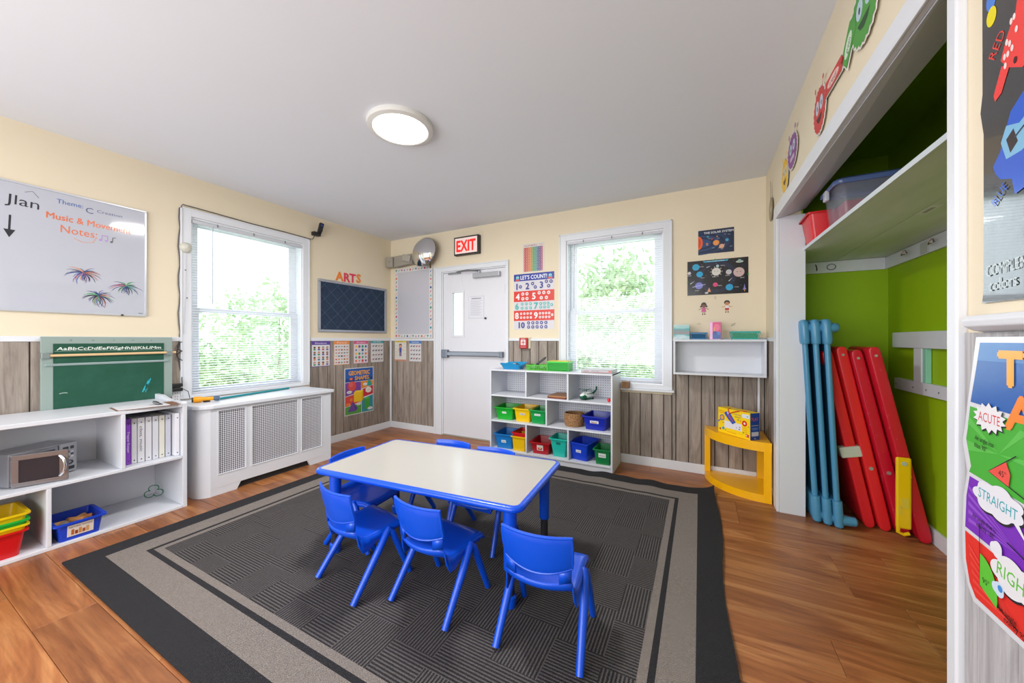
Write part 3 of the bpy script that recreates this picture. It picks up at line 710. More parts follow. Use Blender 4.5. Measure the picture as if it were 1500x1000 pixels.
# shamrock cutter
m = MB(); pts = []
for k in range(73):
    a = 2 * PI * k / 72; rr_ = .030 + .017 * abs(math.cos(1.5 * (a - PI / 2))) ** .7 * 1.0
    rr_ = .018 + .030 * abs(math.cos(1.5 * (a - PI / 2))) ** .6
    pts.append((-3.60 + .022 * (rr_ * math.cos(a) / .046), 1.148 + rr_ * math.cos(a), .0735 + rr_ * math.sin(a)))
m.tube(pts, .0028, 6, cap=False); tag(m.build('shamrock_cutter', M('#0d6a3c', .4), smooth=True), 'green shamrock outline leaning in the lower bookcase bay', 'ornament')

# clipboard
t = thing('clipboard', 'brown clipboard with white sheets and a metal clip on the bookcase top', 'clipboard', (-3.36, 1.035, .7465), R(84))
m = MB(); m.box(-.155, .155, -.095, .115, 0, .003); m.build('board', M('#7d5a43', .6), t, bevel=.001)
m = MB(); m.box(-.145, .10, -.090, .110, .003, .0055); m.build('paper', M('#dcdce0', .6), t)
m = MB(); m.box(.045, .07, -.055, .065, .0055, .012); m.tube([(.055, -.045, .012), (.03, -.01, .024), (.04, .02, .026), (.055, .05, .012)], .005, 8); m.cyl((.05, -.02, .016), (.05, .035, .016), .011, n=12)
m.build('clip', M('#8f8f95', .25, .9), t, smooth=True)
m = MB(); m.tube([(.10, .02, .006), (.135, .035, .006), (.15, -.01, .006), (.12, -.03, .006), (.10, .0, .006)], .0015, 5); m.build('cord', M('#9a6a4a', .7), t)

# green chalkboard on the bookcase top
t = thing('green_chalkboard', 'green chalkboard with alphabet strip and grey green frame standing on the bookcase', 'chalkboard', (-3.750, .980, .7465), R(90))
Wc = .325; Hc = .476
m = MB(); m.box(-Wc, Wc, -.006, .012, 0, Hc); m.build('backboard', M('#8fa09a', .5, name='grey_green_frame'), t, bevel=.002)
kk = N('chalkboard_green'); vv_ = kk.obj(); f_ = kk.noise(vv_, 7, 6, .6); kk.l(kk.mix(kk.ramp(f_, (.45, (0, 0, 0, 1)), (.75, (.35, .35, .35, 1))), lin('#0b4a37'), lin('#2f6a58')), kk.p.inputs['Base Color']); kk.p.inputs['Roughness'].default_value = .6
m = MB(); m.box(-.275, .272, -.009, -.006, .0, .43); m.build('writing_surface', kk.m, t)
m = MB(); m.box(-.275, .272, -.011, -.009, .352, .425); al = m.build('alphabet_strip', M('#0b4a38', .5), t)
p = Print(-.011); p.text('AaBbCcDdEeFfGgHhIiJjKkLlMm', -.004, .397, .021, '#dfe8e0', w=.515, shear=.18, bold=.03)
p.line([(-.27, .380), (.268, .380)], .0012, '#c8d8d0'); p.build('lettering', None, al, fix=False)
m = MB(); m.cyl((-.325, -.024, .352), (.340, -.024, .356), .0085, n=12); m.build('wooden_rod', M('#dcb98a', .5), t, smooth=True)
for x in (-.31, .30): m = MB(); m.box(x - .018, x + .018, -.035, -.006, .335, .372); m.build('rod_bracket', M('#8c9796', .4, .4), t, bevel=.003)
m = MB(); m.box(-.31, .302, -.016, -.006, .283, .299); m.build('paper_bar', M('#93a5a5', .4, .3), t, bevel=.003)
p = Print(-.009); p.line([(.150, .060), (.158, .085), (.172, .12), (.168, .10), (.185, .155), (.180, .11), (.195, .16)], .006, '#35b6c8'); p.line([(.16, .09), (.168, .055), (.176, .085)], .004, '#35b6c8'); p.line([(-.25, .10), (-.23, .104), (-.215, .101)], .003, '#c9dcd2'); done(p, t, 'chalk_marks')
for x in (-.2, -.1, 0, .1, .2): m = MB(); m.cyl((x, -.008, .452), (x, -.006, .452), .004, n=6); m.build('screw', M('#77827f', .4, .5), t)

# ------------------------------------------------------------------ radiator cover under the left window
t = thing('radiator_cover', 'white wooden radiator cover with lattice panels under the left window', 'radiator cover', (-3.55, 1.88, 0))
FX = -3.31
def bx(par, name, mat, *bs, bev=.002):
    m = MB()
    for b in bs: m.box(*b)
    return m.build(name, mat, par, world=True, bevel=bev)
gr = [(1.429, 1.62), (1.666, 2.049), (2.092, 2.289)]; gz0, gz1 = .158, .648
bx(t, 'front_frame', MWHITE, (FX - .018, FX, 1.378, 1.429, .055, .672), (FX - .018, FX, 1.62, 1.666, gz0, gz1), (FX - .018, FX, 2.049, 2.092, gz0, gz1), (FX - .018, FX, 2.289, 2.39, .055, .672),
   (FX - .018, FX, 1.429, 2.289, gz1, .672), (FX - .018, FX, 1.429, 2.289, .055, gz0), bev=0)
m = MB(); m.prism([(1.378, 0), (1.555, 0), (1.585, .056), (1.378, .056)], FX - .018, FX, plane='yz'); m.build('kick_board', MWHITE, t, world=True); m = MB(); m.prism([(2.145, .056), (2.172, 0), (2.39, 0), (2.39, .056)], FX - .018, FX, plane='yz'); m.build('kick_board', MWHITE, t, world=True)
K2 = N('perforated_panel'); v_ = K2.obj(); s2 = K2.n('ShaderNodeSeparateXYZ'); K2.l(v_, s2.inputs[0]); pit = .030
def tri(o_, ph): return K2.math('COSINE', K2.math('MULTIPLY', K2.math('ADD', o_, ph), 2 * PI / pit))
aa = K2.math('MULTIPLY', tri(s2.outputs[1], 0), tri(s2.outputs[2], 0)); 
hol = K2.math('GREATER_THAN', K2.math('ABSOLUTE', aa), .30)
K2.l(K2.mix(hol, lin('#e6e6ec'), lin('#5d5d66')), K2.p.inputs['Base Color']); K2.p.inputs['Roughness'].default_value = .5
for a, b in gr: bx(t, 'lattice_panel', K2.m, (FX - .016, FX - .010, a, b, gz0, gz1), bev=0)
for a, b in gr: bx(t, 'bead', MWHITE, (FX, FX + .004, a - .006, a, gz0, gz1), (FX, FX + .004, b, b + .006, gz0, gz1), (FX, FX + .004, a - .006, b + .006, gz1, gz1 + .006), (FX, FX + .004, a - .006, b + .006, gz0 - .006, gz0), bev=0)
m = MB(); P_ = [(FX, 1.378), (FX - .012, 1.350), (FX - .035, 1.322), (FX - .065, 1.305), (FX - .10, 1.298), (FX - .14, 1.297), (XL, 1.297), (XL, 1.315), (FX - .14, 1.315), (FX - .05, 1.34), (FX - .018, 1.378)]
m.prism(P_, 0, .672); m.build('rounded_end', MWHITE, t, world=True, smooth=True)
bx(t, 'side_panel', MWHITE, (XL + .015, FX - .018, 2.372, 2.39, 0, .672))
m = MB(); TP = [(XL, 1.282), (FX - .12, 1.282), (FX - .06, 1.288), (FX - .015, 1.312), (FX + .012, 1.345), (FX + .024, 1.385), (FX + .024, 2.41), (XL, 2.41)]
m.prism(TP, .672, .703); m.build('top', MWHITE, t, world=True, bevel=.006)
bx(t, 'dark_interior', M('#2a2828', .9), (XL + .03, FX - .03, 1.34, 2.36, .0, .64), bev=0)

# toy with teal tube on the cover
t = thing('toy_bubble_wand', 'yellow and grey toy torch with a long teal tube on the radiator cover', 'toy', (-3.50, 1.395, .7035))
m = MB(); a = Vector((-3.53, 1.385, .728)); b = Vector((-3.495, 1.475, .728))
dxy = (b - a).normalized()
m.tube([a - dxy * .03, a - dxy * .02, a + dxy * .02, a + dxy * .03, b], [.015, .024, .024, .017, .015], 14); m.build('body', M('#f0a000', .35), t, world=True, smooth=True)
m = MB(); m.tube([b - dxy * .002, b + dxy * .012, b + dxy * .035, b + dxy * .04], [.014, .021, .021, .012], 14); m.build('lens', M('#50607a', .3), t, world=True, smooth=True)
m = MB(); m.box(-3.525, -3.495, 1.415, 1.455, .7035, .716); m.build('stand', BLK, t, world=True, bevel=.003)
m = MB(); m.cyl(a - dxy * .036, a - dxy * .028, .020, n=14); m.build('cap', BLK, t, world=True, smooth=True)
m = MB(); m.tube([(-3.53, 1.522, .714), (-3.62, 1.85, .713), (-3.70, 2.20, .713)], .0095, 10); tag(m.build('teal_tube', M('#0d8f98', .3), smooth=True), 'long teal plastic tube lying along the radiator cover top', 'tube')
# ------------------------------------------------------------------ cubby shelf
CF = 3.25
t = thing('cubby_shelf', 'white three-row cubby shelf with pegboard back in front of the right hand window', 'shelf', (-1.318, 3.44, 0))
X0, X1 = -1.952, -.684
KP = N('pegboard'); v_ = KP.obj(); s2 = KP.n('ShaderNodeSeparateXYZ'); KP.l(v_, s2.inputs[0])
fr = lambda o_: KP.math('SUBTRACT', KP.math('FRACT', KP.math('MULTIPLY', KP.math('ADD', o_, 10), 1 / .0235)), .5)
d2 = KP.math('ADD', KP.math('POWER', fr(s2.outputs[0]), 2), KP.math('POWER', fr(s2.outputs[2]), 2))
KP.l(KP.mix(KP.math('LESS_THAN', d2, .030), lin('#d3d4dc'), lin('#46464e')), KP.p.inputs['Base Color']); KP.p.inputs['Roughness'].default_value = .5
bx(t, 'pegboard_back', KP.m, (X0 + .016, X1 - .016, 3.596, 3.602, .07, .880), bev=0)
for a, b in ((X0, X0 + .016), (X1 - .016, X1)): bx(t, 'side_panel', MWHITE, (a, b, CF, 3.618, 0, .895))
bx(t, 'top', MWHITE, (X0, X1, CF - .002, 3.618, .880, .896))
for z in (.068, .352, .617): bx(t, 'shelf', MWHITE, (X0 + .016, X1 - .016, CF + .001, 3.596, z - .0, z + .016) if z > .1 else (X0 + .016, X1 - .016, CF + .001, 3.596, .054, .07))
bx(t, 'kick_board', MWHITE, (X0 + .016, X1 - .016, CF + .012, CF + .026, 0, .052))
for x, za, zb in ((-1.536, .633, .880), (-1.101, .633, .880), (-1.318, .368, .617), (-1.534, .07, .352), (-1.098, .07, .352)): bx(t, 'divider', MWHITE, (x - .008, x + .008, CF + .002, 3.596, za, zb))
G_ = 'bins in the cubby shelf'
tub('storage_bin', 'bright green bin at the left end of the cubby middle row', 'bin', (-1.815, 3.42, .369), R(4), .205, .26, .130, '#12a92c', G_, card=(.024, .010, .075, '#e2e6e2', '#556', 'toys'))
tub('storage_bin', 'yellow bin between two green ones in the cubby middle row', 'bin', (-1.60, 3.415, .369), R(2), .180, .26, .137, '#edc200', G_, card=(.028, .011, .080, '#cfd0cf', '#333', 'CARS'))
tub('storage_bin', 'darker green bin right of the yellow one in the cubby middle row', 'bin', (-1.423, 3.400, .369), R(0), .165, .25, .138, '#0f9a48', G_, card=(.032, .010, .090, '#dfe6e2', '#445', 'animals'))
tub('storage_bin', 'dark blue bin at the right end of the cubby middle row', 'bin', (-.852, 3.425, .369), R(-3), .215, .28, .128, '#1226a6', G_, card=(.040, .013, .075, '#dfe0ee', '#223', 'blocks'))
tub('storage_bin', 'light blue bin at the left end of the cubby bottom row', 'bin', (-1.815, 3.42, .071), R(3), .205, .28, .152, '#0e78c6', G_, card=(.026, .014, .075, '#dfe6ee', '#223', 'CARS'))
tub('storage_bin', 'yellow bin with a red one nested in it, cubby bottom row', 'bin', (-1.632, 3.385, .071), R(0), .148, .22, .150, '#eebf00', G_, taper=.88)
tub('nested_bin', 'red bin nested in the yellow one in the cubby bottom row', 'bin', (-1.632, 3.40, .100), R(0), .144, .22, .155, '#d01420', G_, taper=.88)
tub('storage_bin', 'red bin with a face card in the cubby bottom row', 'bin', (-1.405, 3.415, .071), R(3), .195, .27, .118, '#b3101c', G_, card=(.032, .028, .064, '#eadfe0', '#333', 'face'))
tub('storage_bin', 'tall turquoise bin with a handle slot in the cubby bottom row', 'bin', (-1.205, 3.385, .071), R(0), .168, .22, .180, '#20bfae', G_, taper=.72, handle=(.022, .135, '#0c6f68'))
tub('storage_bin', 'royal blue bin turned askew in the cubby bottom row', 'bin', (-.985, 3.41, .071), R(-11), .190, .26, .165, '#1140cc', G_, card=(.026, .013, .085, '#e4e6f4', '#223', 'trains'))
tub('storage_bin', 'dark green bin at the right end of the cubby bottom row', 'bin', (-.780, 3.365, .071), R(0), .146, .21, .140, '#0f7c40', G_, card=(.033, .019, .085, '#e2e8e4', '#334', 'dinosaurs'))
# woven basket
t = thing('woven_basket', 'round brown woven basket in the cubby middle row', 'basket', (-1.085, 3.40, .369))
m = MB(); KB = N('woven_seagrass'); v_ = KB.obj(); f_ = KB.noise(v_, 120, 3); KB.l(KB.ramp(f_, (.3, lin('#5c3a20')), (.7, lin('#c09262'))), KB.p.inputs['Base Color']); KB.p.inputs['Roughness'].default_value = .8
for k in range(12):
    z = .006 + k * .0103; rr_ = .080 + .012 * math.sin(PI * (k + 1) / 15)
    nn = 40; vs = []
    for i in range(nn + 1):
        a = 2 * PI * i / nn; w_ = .0018 * math.sin(a * 20 + (k % 2) * PI); vs.append(((rr_ + w_) * math.cos(a), (rr_ + w_) * math.sin(a), z))
    m.tube(vs, .0062, 6, cap=False)
m.build('coils', KB.m, t, smooth=True)
m = MB(); m.lathe([(0, .003), (.076, .003)], 24); m.build('base', KB.m, t)
# books, helicopter, ball in the top row
for z, c_, lb, a in ((.6335, '#7a2230', 'dark red book under the brown one in the cubby top row', -6), (.6475, '#8f6343', 'brown book on top of the red one in the cubby top row', -2)):
    t = thing('hardback_book', lb, 'book', (-1.215, 3.405, z), R(a), 'books in the cubby top row')
    m = MB(); m.box(-.095, .095, -.12, .12, 0, .0015); m.box(-.095, .095, -.12, .12, .0125, .014); m.box(-.095, -.0935, -.12, .12, .0015, .0125); m.build('cover', M(c_, .5), t)
    m = MB(); m.box(-.092, .091, -.116, .116, .0015, .0125); m.build('page_block', M('#b98c5c' if z > .64 else '#8a4a3c', .8), t)
t = thing('toy_helicopter', 'green and white toy helicopter with a twin rotor in the cubby top row', 'toy helicopter', (-.955, 3.39, .6335), R(62))
GT = M('#0d5a40', .35)
m = MB(); m.tube([(-.085, 0, .032), (-.075, 0, .034), (-.04, 0, .040), (.0, 0, .044), (.03, 0, .044), (.065, 0, .040)], [.006, .020, .030, .033, .030, .020], 14); m.build('fuselage', M('#e2e8e4', .35), t, smooth=True)
m = MB(); m.tube([(-.088, 0, .028), (-.076, 0, .028), (-.05, 0, .032), (-.03, 0, .034)], [.006, .022, .031, .031], 14); m.build('nose', GT, t, smooth=True)
m = MB(); m.tube([(.055, 0, .045), (.10, 0, .060), (.135, 0, .088)], [.014, .010, .006], 10); m.box(.122, .142, -.002, .002, .075, .115); m.build('tail_boom', GT, t, smooth=True)
m = MB(); m.box(-.05, .05, -.034, .034, .004, .012); m.box(-.03, .06, -.035, .035, .055, .060); m.build('green_trim', GT, t, bevel=.002)
m = MB(); m.cyl((-.005, 0, .07), (-.005, 0, .092), .006, n=8)
for a in (15, 105, 195, 285): m.at((-.005, 0, .090), rz=R(a)); m.box(0, .085, -.006, .006, 0, .003)
m.build('rotor', GT, t)
m = MB()
for x, y in ((-.05, -.03), (-.05, .03), (.05, -.03), (.05, .03)): m.cyl((x, y - .004, .010), (x, y + .004, .010), .010, n=12)
m.build('wheel', BLK, t)
m = MB(); m.lathe([(0, -.018), (.0127, -.0127), (.018, 0), (.0127, .0127), (0, .018)], 20, c=(-.733, 3.33, .6515)); o = m.build('red_ball', M('#d8101c', .3), smooth=True); q = o.modifiers.new('s', 'SUBSURF'); q.levels = 1; q.render_levels = 2
tag(o, 'small red ball at the right end of the cubby top row', 'ball')
# things on top of the cubby
TZ = .897
t = thing('blue_basket', 'shallow light blue basket tray at the left end of the cubby top', 'basket', (-1.745, 3.39, TZ), R(3))
m = MB(); rs = []
for (a, b, z) in ((.095, .065, 0), (.108, .085, .035), (.120, .098, .058), (.122, .100, .062), (.116, .095, .058), (.102, .080, .036), (.090, .062, .004)): rs.append([(x, y, z + (.009 * math.sin(i * .5) - (.018 if y < 0 and x > 0 else 0) if z > .05 else 0)) for i, (x, y) in enumerate(rrect(a, b, .03, 4))])
m.grid([q + [q[0]] for q in rs]); m.add(rs[0], [tuple(range(len(rs[0])))]); m.add(rs[-1], [tuple(range(len(rs[0])))]); m.build('body', M('#1290c8', .35), t, smooth=True)
def car(lb, loc, rz, c1, sc=1.0):
    t = thing('toy_car', lb, 'toy car', loc, rz, 'toy cars in the baskets')
    m = MB(); m.prism([(-.040, .006), (.040, .006), (.042, .016), (.030, .020), (.016, .031), (-.018, .031), (-.028, .020), (-.041, .018)], -.017, .017, plane='xz'); m.build('body', M(c1, .3), t, bevel=.002)
    m = MB(); m.prism([(-.022, .021), (.022, .021), (.013, .0295), (-.015, .0295)], -.0176, .0176, plane='xz'); m.build('windows', M('#9fb0b8', .15), t)
    for x in (-.024, .024):
        for y in (-.018, .018): m = MB(); m.cyl((x, y - .004, .008), (x, y + .004, .008), .009, n=12); m.build('wheel', M('#222226', .6), t)
    return t
car('black and silver toy car on the light blue tray', (-1.695, 3.335, TZ + .034), R(-5), '#26302e')
t = thing('green_basket', 'light green slatted tray basket in the middle of the cubby top', 'basket', (-1.445, 3.40, TZ), R(2))
GB = M('#4ec22a', .35); 
m = MB(); m.box(-.112, .112, -.085, .085, 0, .003)
for sx, sy in ((1, 0), (-1, 0), (0, 1), (0, -1)):
    if sx: m.box(sx * .112, sx * .116, -.09, .09, .044, .052)
    else: m.box(-.116, .116, sy * .086, sy * .090, .044, .052)
for i in range(19): x = -.110 + i * .0122; m.box(x, x + .005, -.088, -.086, 0, .046); m.box(x, x + .005, .086, .088, 0, .046)
for i in range(14): y = -.086 + i * .0130; m.box(-.114, -.112, y, y + .005, 0, .046); m.box(.112, .114, y, y + .005, 0, .046)
m.build('body', GB, t)
t = thing('toy_tool', 'black toy gun shaped tool standing out of the green tray', 'toy', (-1.445, 3.38, TZ + .004), R(10))
m = MB(); m.at((0, 0, 0), ry=R(-38)); m.box(.01, .12, -.010, .010, .045, .066); m.box(-.01, .03, -.010, .010, .01, .06); m.tube([(.11, 0, .056), (.135, 0, .056)], .006, 8); m.build('body', M('#1d1f20', .4), t, bevel=.004)
car('green toy car in the green tray', (-1.50, 3.37, TZ + .004), R(12), '#2c5a2a'); car('grey toy car in the green tray', (-1.40, 3.36, TZ + .004), R(-15), '#4a5048'); 
t = thing('deep_green_basket', 'deep green and clear mesh basket with yellow lid on the cubby top', 'basket', (-1.225, 3.395, TZ), R(1))
m = MB(); m.box(-.100, .100, -.075, .075, 0, .004); m.box(-.113, .113, -.088, -.082, .078, .094); m.box(-.113, .113, .082, .088, .078, .094); m.box(-.113, -.107, -.082, .082, .078, .094); m.box(.107, .113, -.082, .082, .078, .094)
for i in range(16): x = -.102 + i * .0133; m.hexa([(x, -.077, .004), (x + .004, -.077, .004), (x + .004, -.075, .004), (x, -.075, .004)], [(x * 1.05, -.085, .08), (x * 1.05 + .004, -.085, .08), (x * 1.05 + .004, -.083, .08), (x * 1.05, -.083, .08)])
for z in (.018, .034, .050, .066): m.box(-.105, .105, -.0815 - z * .03, -.0785 - z * .03, z, z + .004); m.box(-.106, -.103, -.078, .078, z, z + .004); m.box(.103, .106, -.078, .078, z, z + .004)
for i in range(12): y = -.076 + i * .0133; m.box(.101, .104, y, y + .004, .004, .08); m.box(-.104, -.101, y, y + .004, .004, .08)
m.build('body', M('#2cc23c', .35), t)
m = MB(); m.box(-.097, .097, -.072, .072, .008, .074); m.build('lining', M('#3c8f46', .6), t, bevel=.006)
m = MB(); m.box(-.104, .104, -.080, .080, .092, .098); m.build('lid', M('#e0cf3e', .45), t, bevel=.003)
t = thing('board_game_box', 'flat grey game box at the right end of the cubby top', 'box', (-.845, 3.385, TZ), R(-1))
m = MB(); m.box(-.135, .150, -.10, .12, 0, .032); m.build('body', M('#a9a4a8', .4), t, bevel=.002)
p = Print(-.10); p.rect(-.13, .004, .145, .028, '#b9b4b8'); p.rect(-.13, .004, .145, .008, '#a04a50'); p.rect(.12, .004, .145, .028, '#c27a7c'); p.text('GAMES', .0, .018, .009, '#4b4b58', w=.07); p.rect(-.11, .014, -.06, .018, '#5a5a66'); done(p, t)
m = MB(); m.box(-.669, -.601, 3.585, 3.650, .7355, .800); o = tag(m.build('wooden_block', wood('small_wood', '#8a5a34', '#b98653', '#d3a878', 2), bevel=.002), 'square wooden block on the window sill right of the cubby shelf', 'block')

# ------------------------------------------------------------------ yellow corner shelf
t = thing('yellow_corner_shelf', 'bright yellow quarter-round corner shelf beside the closet', 'shelf', (.27, 3.45, 0))
YL = M('#fdba00', .35, coat=.2, name='yellow_plastic'); cx, cy = .470, 3.638; RA, RB = .425, .425
def qa(ra, rb, n=16): return [(cx - ra * math.cos(PI / 2 * i / n), cy - rb * math.sin(PI / 2 * i / n)) for i in range(n + 1)]
m = MB(); m.prism([(cx, cy)] + qa(RA, RB), 0.028, .052); m.build('lower_shelf', YL, t, world=True, bevel=.003)
m = MB(); m.prism([(cx, cy)] + qa(RA, RB), .418, .440); m.build('upper_shelf', YL, t, world=True, bevel=.003)
for z0, z1 in ((0, .056), (.376, .444)):
    m = MB(); o_ = qa(RA + .004, RB + .004); i_ = qa(RA - .010, RB - .010); n = len(o_)
    m.prism(o_ + i_[::-1], z0, z1); m.build('curved_band', YL, t, world=True)
m = MB(); m.box(cx - RA - .004, cx - RA + .040, cy - .045, cy, .052, .418); m.build('post', YL, t, world=True, bevel=.003)
m = MB(); m.box(cx - .048, cx, cy - RB - .002, cy - RB + .040, .052, .418); m.build('post', YL, t, world=True, bevel=.003)
m = MB(); m.box(cx - .045, cx, cy - .045, cy, .052, .418); m.build('post', YL, t, world=True, bevel=.003)
# learning game box on it
t = thing('learning_game_box', 'yellow and blue activity box with a hanging tag on the yellow corner shelf', 'box', (.139, 3.452, .4415), R(-46.5))
BL_, BD, BH = .292, .092, .205
m = MB(); m.box(0, BL_, 0, BD, 0, BH); m.build('carton', M('#f7cf12', .35), t, bevel=.001)
p = Print(0); p.rect(.004, .004, BL_ - .004, BH - .004, '#f9d414'); p.rect(.062, .050, .222, .105, '#e4e2ea'); p.disc(.040, .125, .024, '#3c5f9a'); p.disc(.040, .125, .017, '#efa63a'); p.line([(.024, .108), (.002, .085)], .009, '#2a62b0')
p.text('LEARNING', .040, .178, .012, '#e0502a', w=.06); p.text('ACTIVITY', .040, .163, .010, '#e0502a', w=.05); p.text('Learning', .185, .175, .013, '#2b4a8e', w=.06); p.text('Games', .185, .155, .013, '#2b3a5e', w=.05); p.rect(.225, .160, .285, .190, '#dce2e8')
p.disc(.245, .118, .022, '#d8261e'); p.disc(.245, .118, .009, '#f4dcd8'); 
for k in range(3): p.text('3-6 yrs', .247, .086 - k * .017, .008, '#e0502a', w=.034)
p.text('Yay-or-nay cards', .13, .022, .009, '#dc3a26', w=.085); p.disc(.052, .040, .012, '#2aa4c8'); p.disc(.022, .030, .008, '#a8392c'); p.rect(.255, .018, .283, .040, '#d8452c'); p.disc(.262, .029, .005, '#f7e4d4')
for k, (x, z, c_) in enumerate(((.20, .062, '#3a3a50'), (.175, .07, '#b0b0c0'), (.205, .08, '#c23a40'), (.21, .13, '#e0662a'), (.27, .175, '#2a9a5a'), (.19, .135, '#30507a'), (.05, .085, '#d45a2a'), (.075, .03, '#3a9a50'), (.28, .10, '#e08a2a'), (.235, .045, '#3a9a50'))): p.disc(x, z, .005, c_)
done(p, t)
m = MB(); m.box(BL_, BL_ + .0008, 0.001, BD - .001, .001, BH - .001); sp_ = m.build('blue_side', M('#16489c', .35), t)
p = Print(0); p.T = Matrix.Translation((BL_ + .0008, 0, 0)) @ Matrix.Rotation(R(90), 4, 'Z')
p.text('PLAY', .046, .158, .026, '#e8642a', w=.062); p.rect(.012, .108, .08, .112, '#c8c07a'); p.rect(.012, .088, .08, .091, '#9db4dc'); p.rect(.018, .078, .07, .081, '#9db4dc'); p.rect(.012, .030, .080, .062, '#cfd2e0'); p.disc(.046, .012, .004, '#e0e4ee'); p.build('side_print', None, sp_, fix=False)
m = MB(); hx_ = lambda x, z: (x, -.004, z); tgp = [hx_(.075, .178), hx_(.105, .186), hx_(.118, .172), hx_(.168, .110), hx_(.140, .090), hx_(.098, .125), hx_(.062, .165)]
m.add([(a, -.0035, b) for a, _, b in tgp] + [(a, -.0015, b) for a, _, b in tgp], [tuple(range(7)), tuple(range(13, 6, -1))] + [(i, (i + 1) % 7, 7 + (i + 1) % 7, 7 + i) for i in range(7)])
tg = m.build('hang_tag', M('#2b55b4', .35), t)
p = Print(-.0036); p.text('HAPPY', .118, .140, .022, '#e8502e', w=.085, rot=R(-52)); p.disc(.10, .172, .010, '#c9c2ea'); p.build('tag_print', None, tg, fix=False)
m = MB(); m.tube([(.09, .03, BH + .002), (.10, -.003, BH - .002), (.112, -.006, .170), (.150, -.006, .188), (.19, -.004, BH - .003), (.24, .025, BH + .004)], .0038, 6); m.build('red_ribbon', M('#cc1420', .5), t, smooth=True)

# ------------------------------------------------------------------ white wall box shelf and the things on it
t = thing('wall_box_shelf', 'open white wooden box shelf mounted below the solar system charts', 'shelf', (.148, 3.55, .905))
S0, S1, SF, SZ0, SZ1 = -.203, .474, 3.458, .900, 1.205
bx(t, 'back_panel', MWHITE, (S0 + .016, S1 - .016, 3.634, 3.640, SZ0 + .016, SZ1 - .016), bev=0)
bx(t, 'top', MWHITE, (S0, S1, SF, 3.640, SZ1 - .018, SZ1)); bx(t, 'bottom', MWHITE, (S0, S1, SF, 3.640, SZ0, SZ0 + .018))
bx(t, 'side_panel', MWHITE, (S0, S0 + .016, SF, 3.640, SZ0 + .018, SZ1 - .018)); bx(t, 'side_panel', MWHITE, (S1 - .016, S1, SF, 3.640, SZ0 + .018, SZ1 - .018))
SZ = 1.2055
t = thing('canvas_box', 'square box painted with teal and grey waves at the left end of the wall shelf', 'box', (-.136, 3.52, SZ))
m = MB(); m.box(-.064, .062, -.06, .05, 0, .128); KW = N('wave_paint'); v_ = KW.obj(); s2 = KW.n('ShaderNodeSeparateXYZ'); KW.l(v_, s2.inputs[0])
zz = KW.math('MULTIPLY_ADD', KW.noise(KW.mapv(v_, (4, 4, 22)).outputs[0], 1.6, 4), .10, s2.outputs[2])
KW.l(KW.ramp(KW.math('MULTIPLY', zz, 5.6), (.2, lin('#2c7a9a')), (.34, lin('#cfe0e6')), (.45, lin('#58b0b8')), (.58, lin('#a98f90')), (.68, lin('#8a9ba0')), (.8, lin('#52b0b4')), (.95, lin('#bcd8d8'))), KW.p.inputs['Base Color']); m.build('body', KW.m, t, bevel=.002)
def lattice_basket(name, lb, loc, w_, d_, h_, c_, n, inner=None):
    t = thing(name, lb, 'basket', loc); mt = M(c_, .35); W, D = w_ / 2, d_ / 2; k = .88
    m = MB(); m.box(-W * k, W * k, -D * k, D * k, 0, .004)
    for z0, z1, s_ in ((.0, .010, k), (h_ - .012, h_, 1.0)):
        m.box(-W * s_, W * s_, -D * s_ - .001, -D * s_ + .003, z0, z1); m.box(-W * s_, W * s_, D * s_ - .003, D * s_ + .001, z0, z1); m.box(-W * s_, -W * s_ + .004, -D * s_, D * s_, z0, z1); m.box(W * s_ - .004, W * s_, -D * s_, D * s_, z0, z1)
    for i in range(n + 1):
        x = -W + 2 * W * i / n
        for s_ in (-1, 1):
            y0, y1 = s_ * D * k, s_ * D
            m.hexa([(x * k - .0022, y0 - .001, .008), (x * k + .0022, y0 - .001, .008), (x * k + .0022, y0 + .001, .008), (x * k - .0022, y0 + .001, .008)], [(x - .0022, y1 - .001, h_ - .010), (x + .0022, y1 - .001, h_ - .010), (x + .0022, y1 + .001, h_ - .010), (x - .0022, y1 + .001, h_ - .010)])
    m.build('body', mt, t)
    if inner: m = MB(); m.box(-W * .8, W * .8, -D * .8, D * .8, .006, h_ * .75); m.build('lining', M(inner, .7), t, bevel=.004)
    return t
lattice_basket('blue_basket', 'small dark teal blue basket between the painted box and the pink box', (-.006, 3.52, SZ), .134, .10, .060, '#0d6a9c', 12, '#0a4a72')
t = thing('pink_box', 'upright pink box with a bright picture front in the middle of the wall shelf', 'box', (.122, 3.52, SZ), R(-6))
m = MB(); m.box(-.040, .042, -.05, .03, 0, .148); m.build('carton', M('#e3a3d0', .35), t, bevel=.002)
p = Print(-.05); p.rect(-.038, .004, -.020, .144, '#e9b4dc'); p.rect(-.018, .004, .040, .144, '#d0306c'); p.disc(.012, .10, .022, '#e35a86', rz=.03); p.rect(-.018, .004, .040, .052, '#1a4f9c'); p.disc(.0, .055, .016, '#1d3f88'); p.disc(.026, .05, .014, '#2d6ac0'); p.rect(-.012, .070, .0, .10, '#e08a4a'); done(p, t)
lattice_basket('teal_basket', 'wide turquoise lattice basket at the right end of the wall shelf', (.330, 3.52, SZ), .205, .115, .066, '#1fa79c', 18, '#6fae6a')

# ------------------------------------------------------------------ charts and signs on the back wall
t = wall_thing('exit_sign', 'lit red and white EXIT sign above the exit door', 'sign', 'B', -2.500, 2.345)
m = MB(); m.box(-.180, .180, -.055, 0, -.112, .112); m.build('housing', M('#2c2624', .4), t, bevel=.006)
m = MB(); m.box(-.160, .160, -.0575, -.055, -.094, .094); m.build('face', M('#ecd4d0', .4, emit=.25), t)
p = Print(-.0575); p.text('EXIT', 0, 0, .135, M('#e8241c', .4, emit=.5), w=.27, bold=.045); done(p, t)
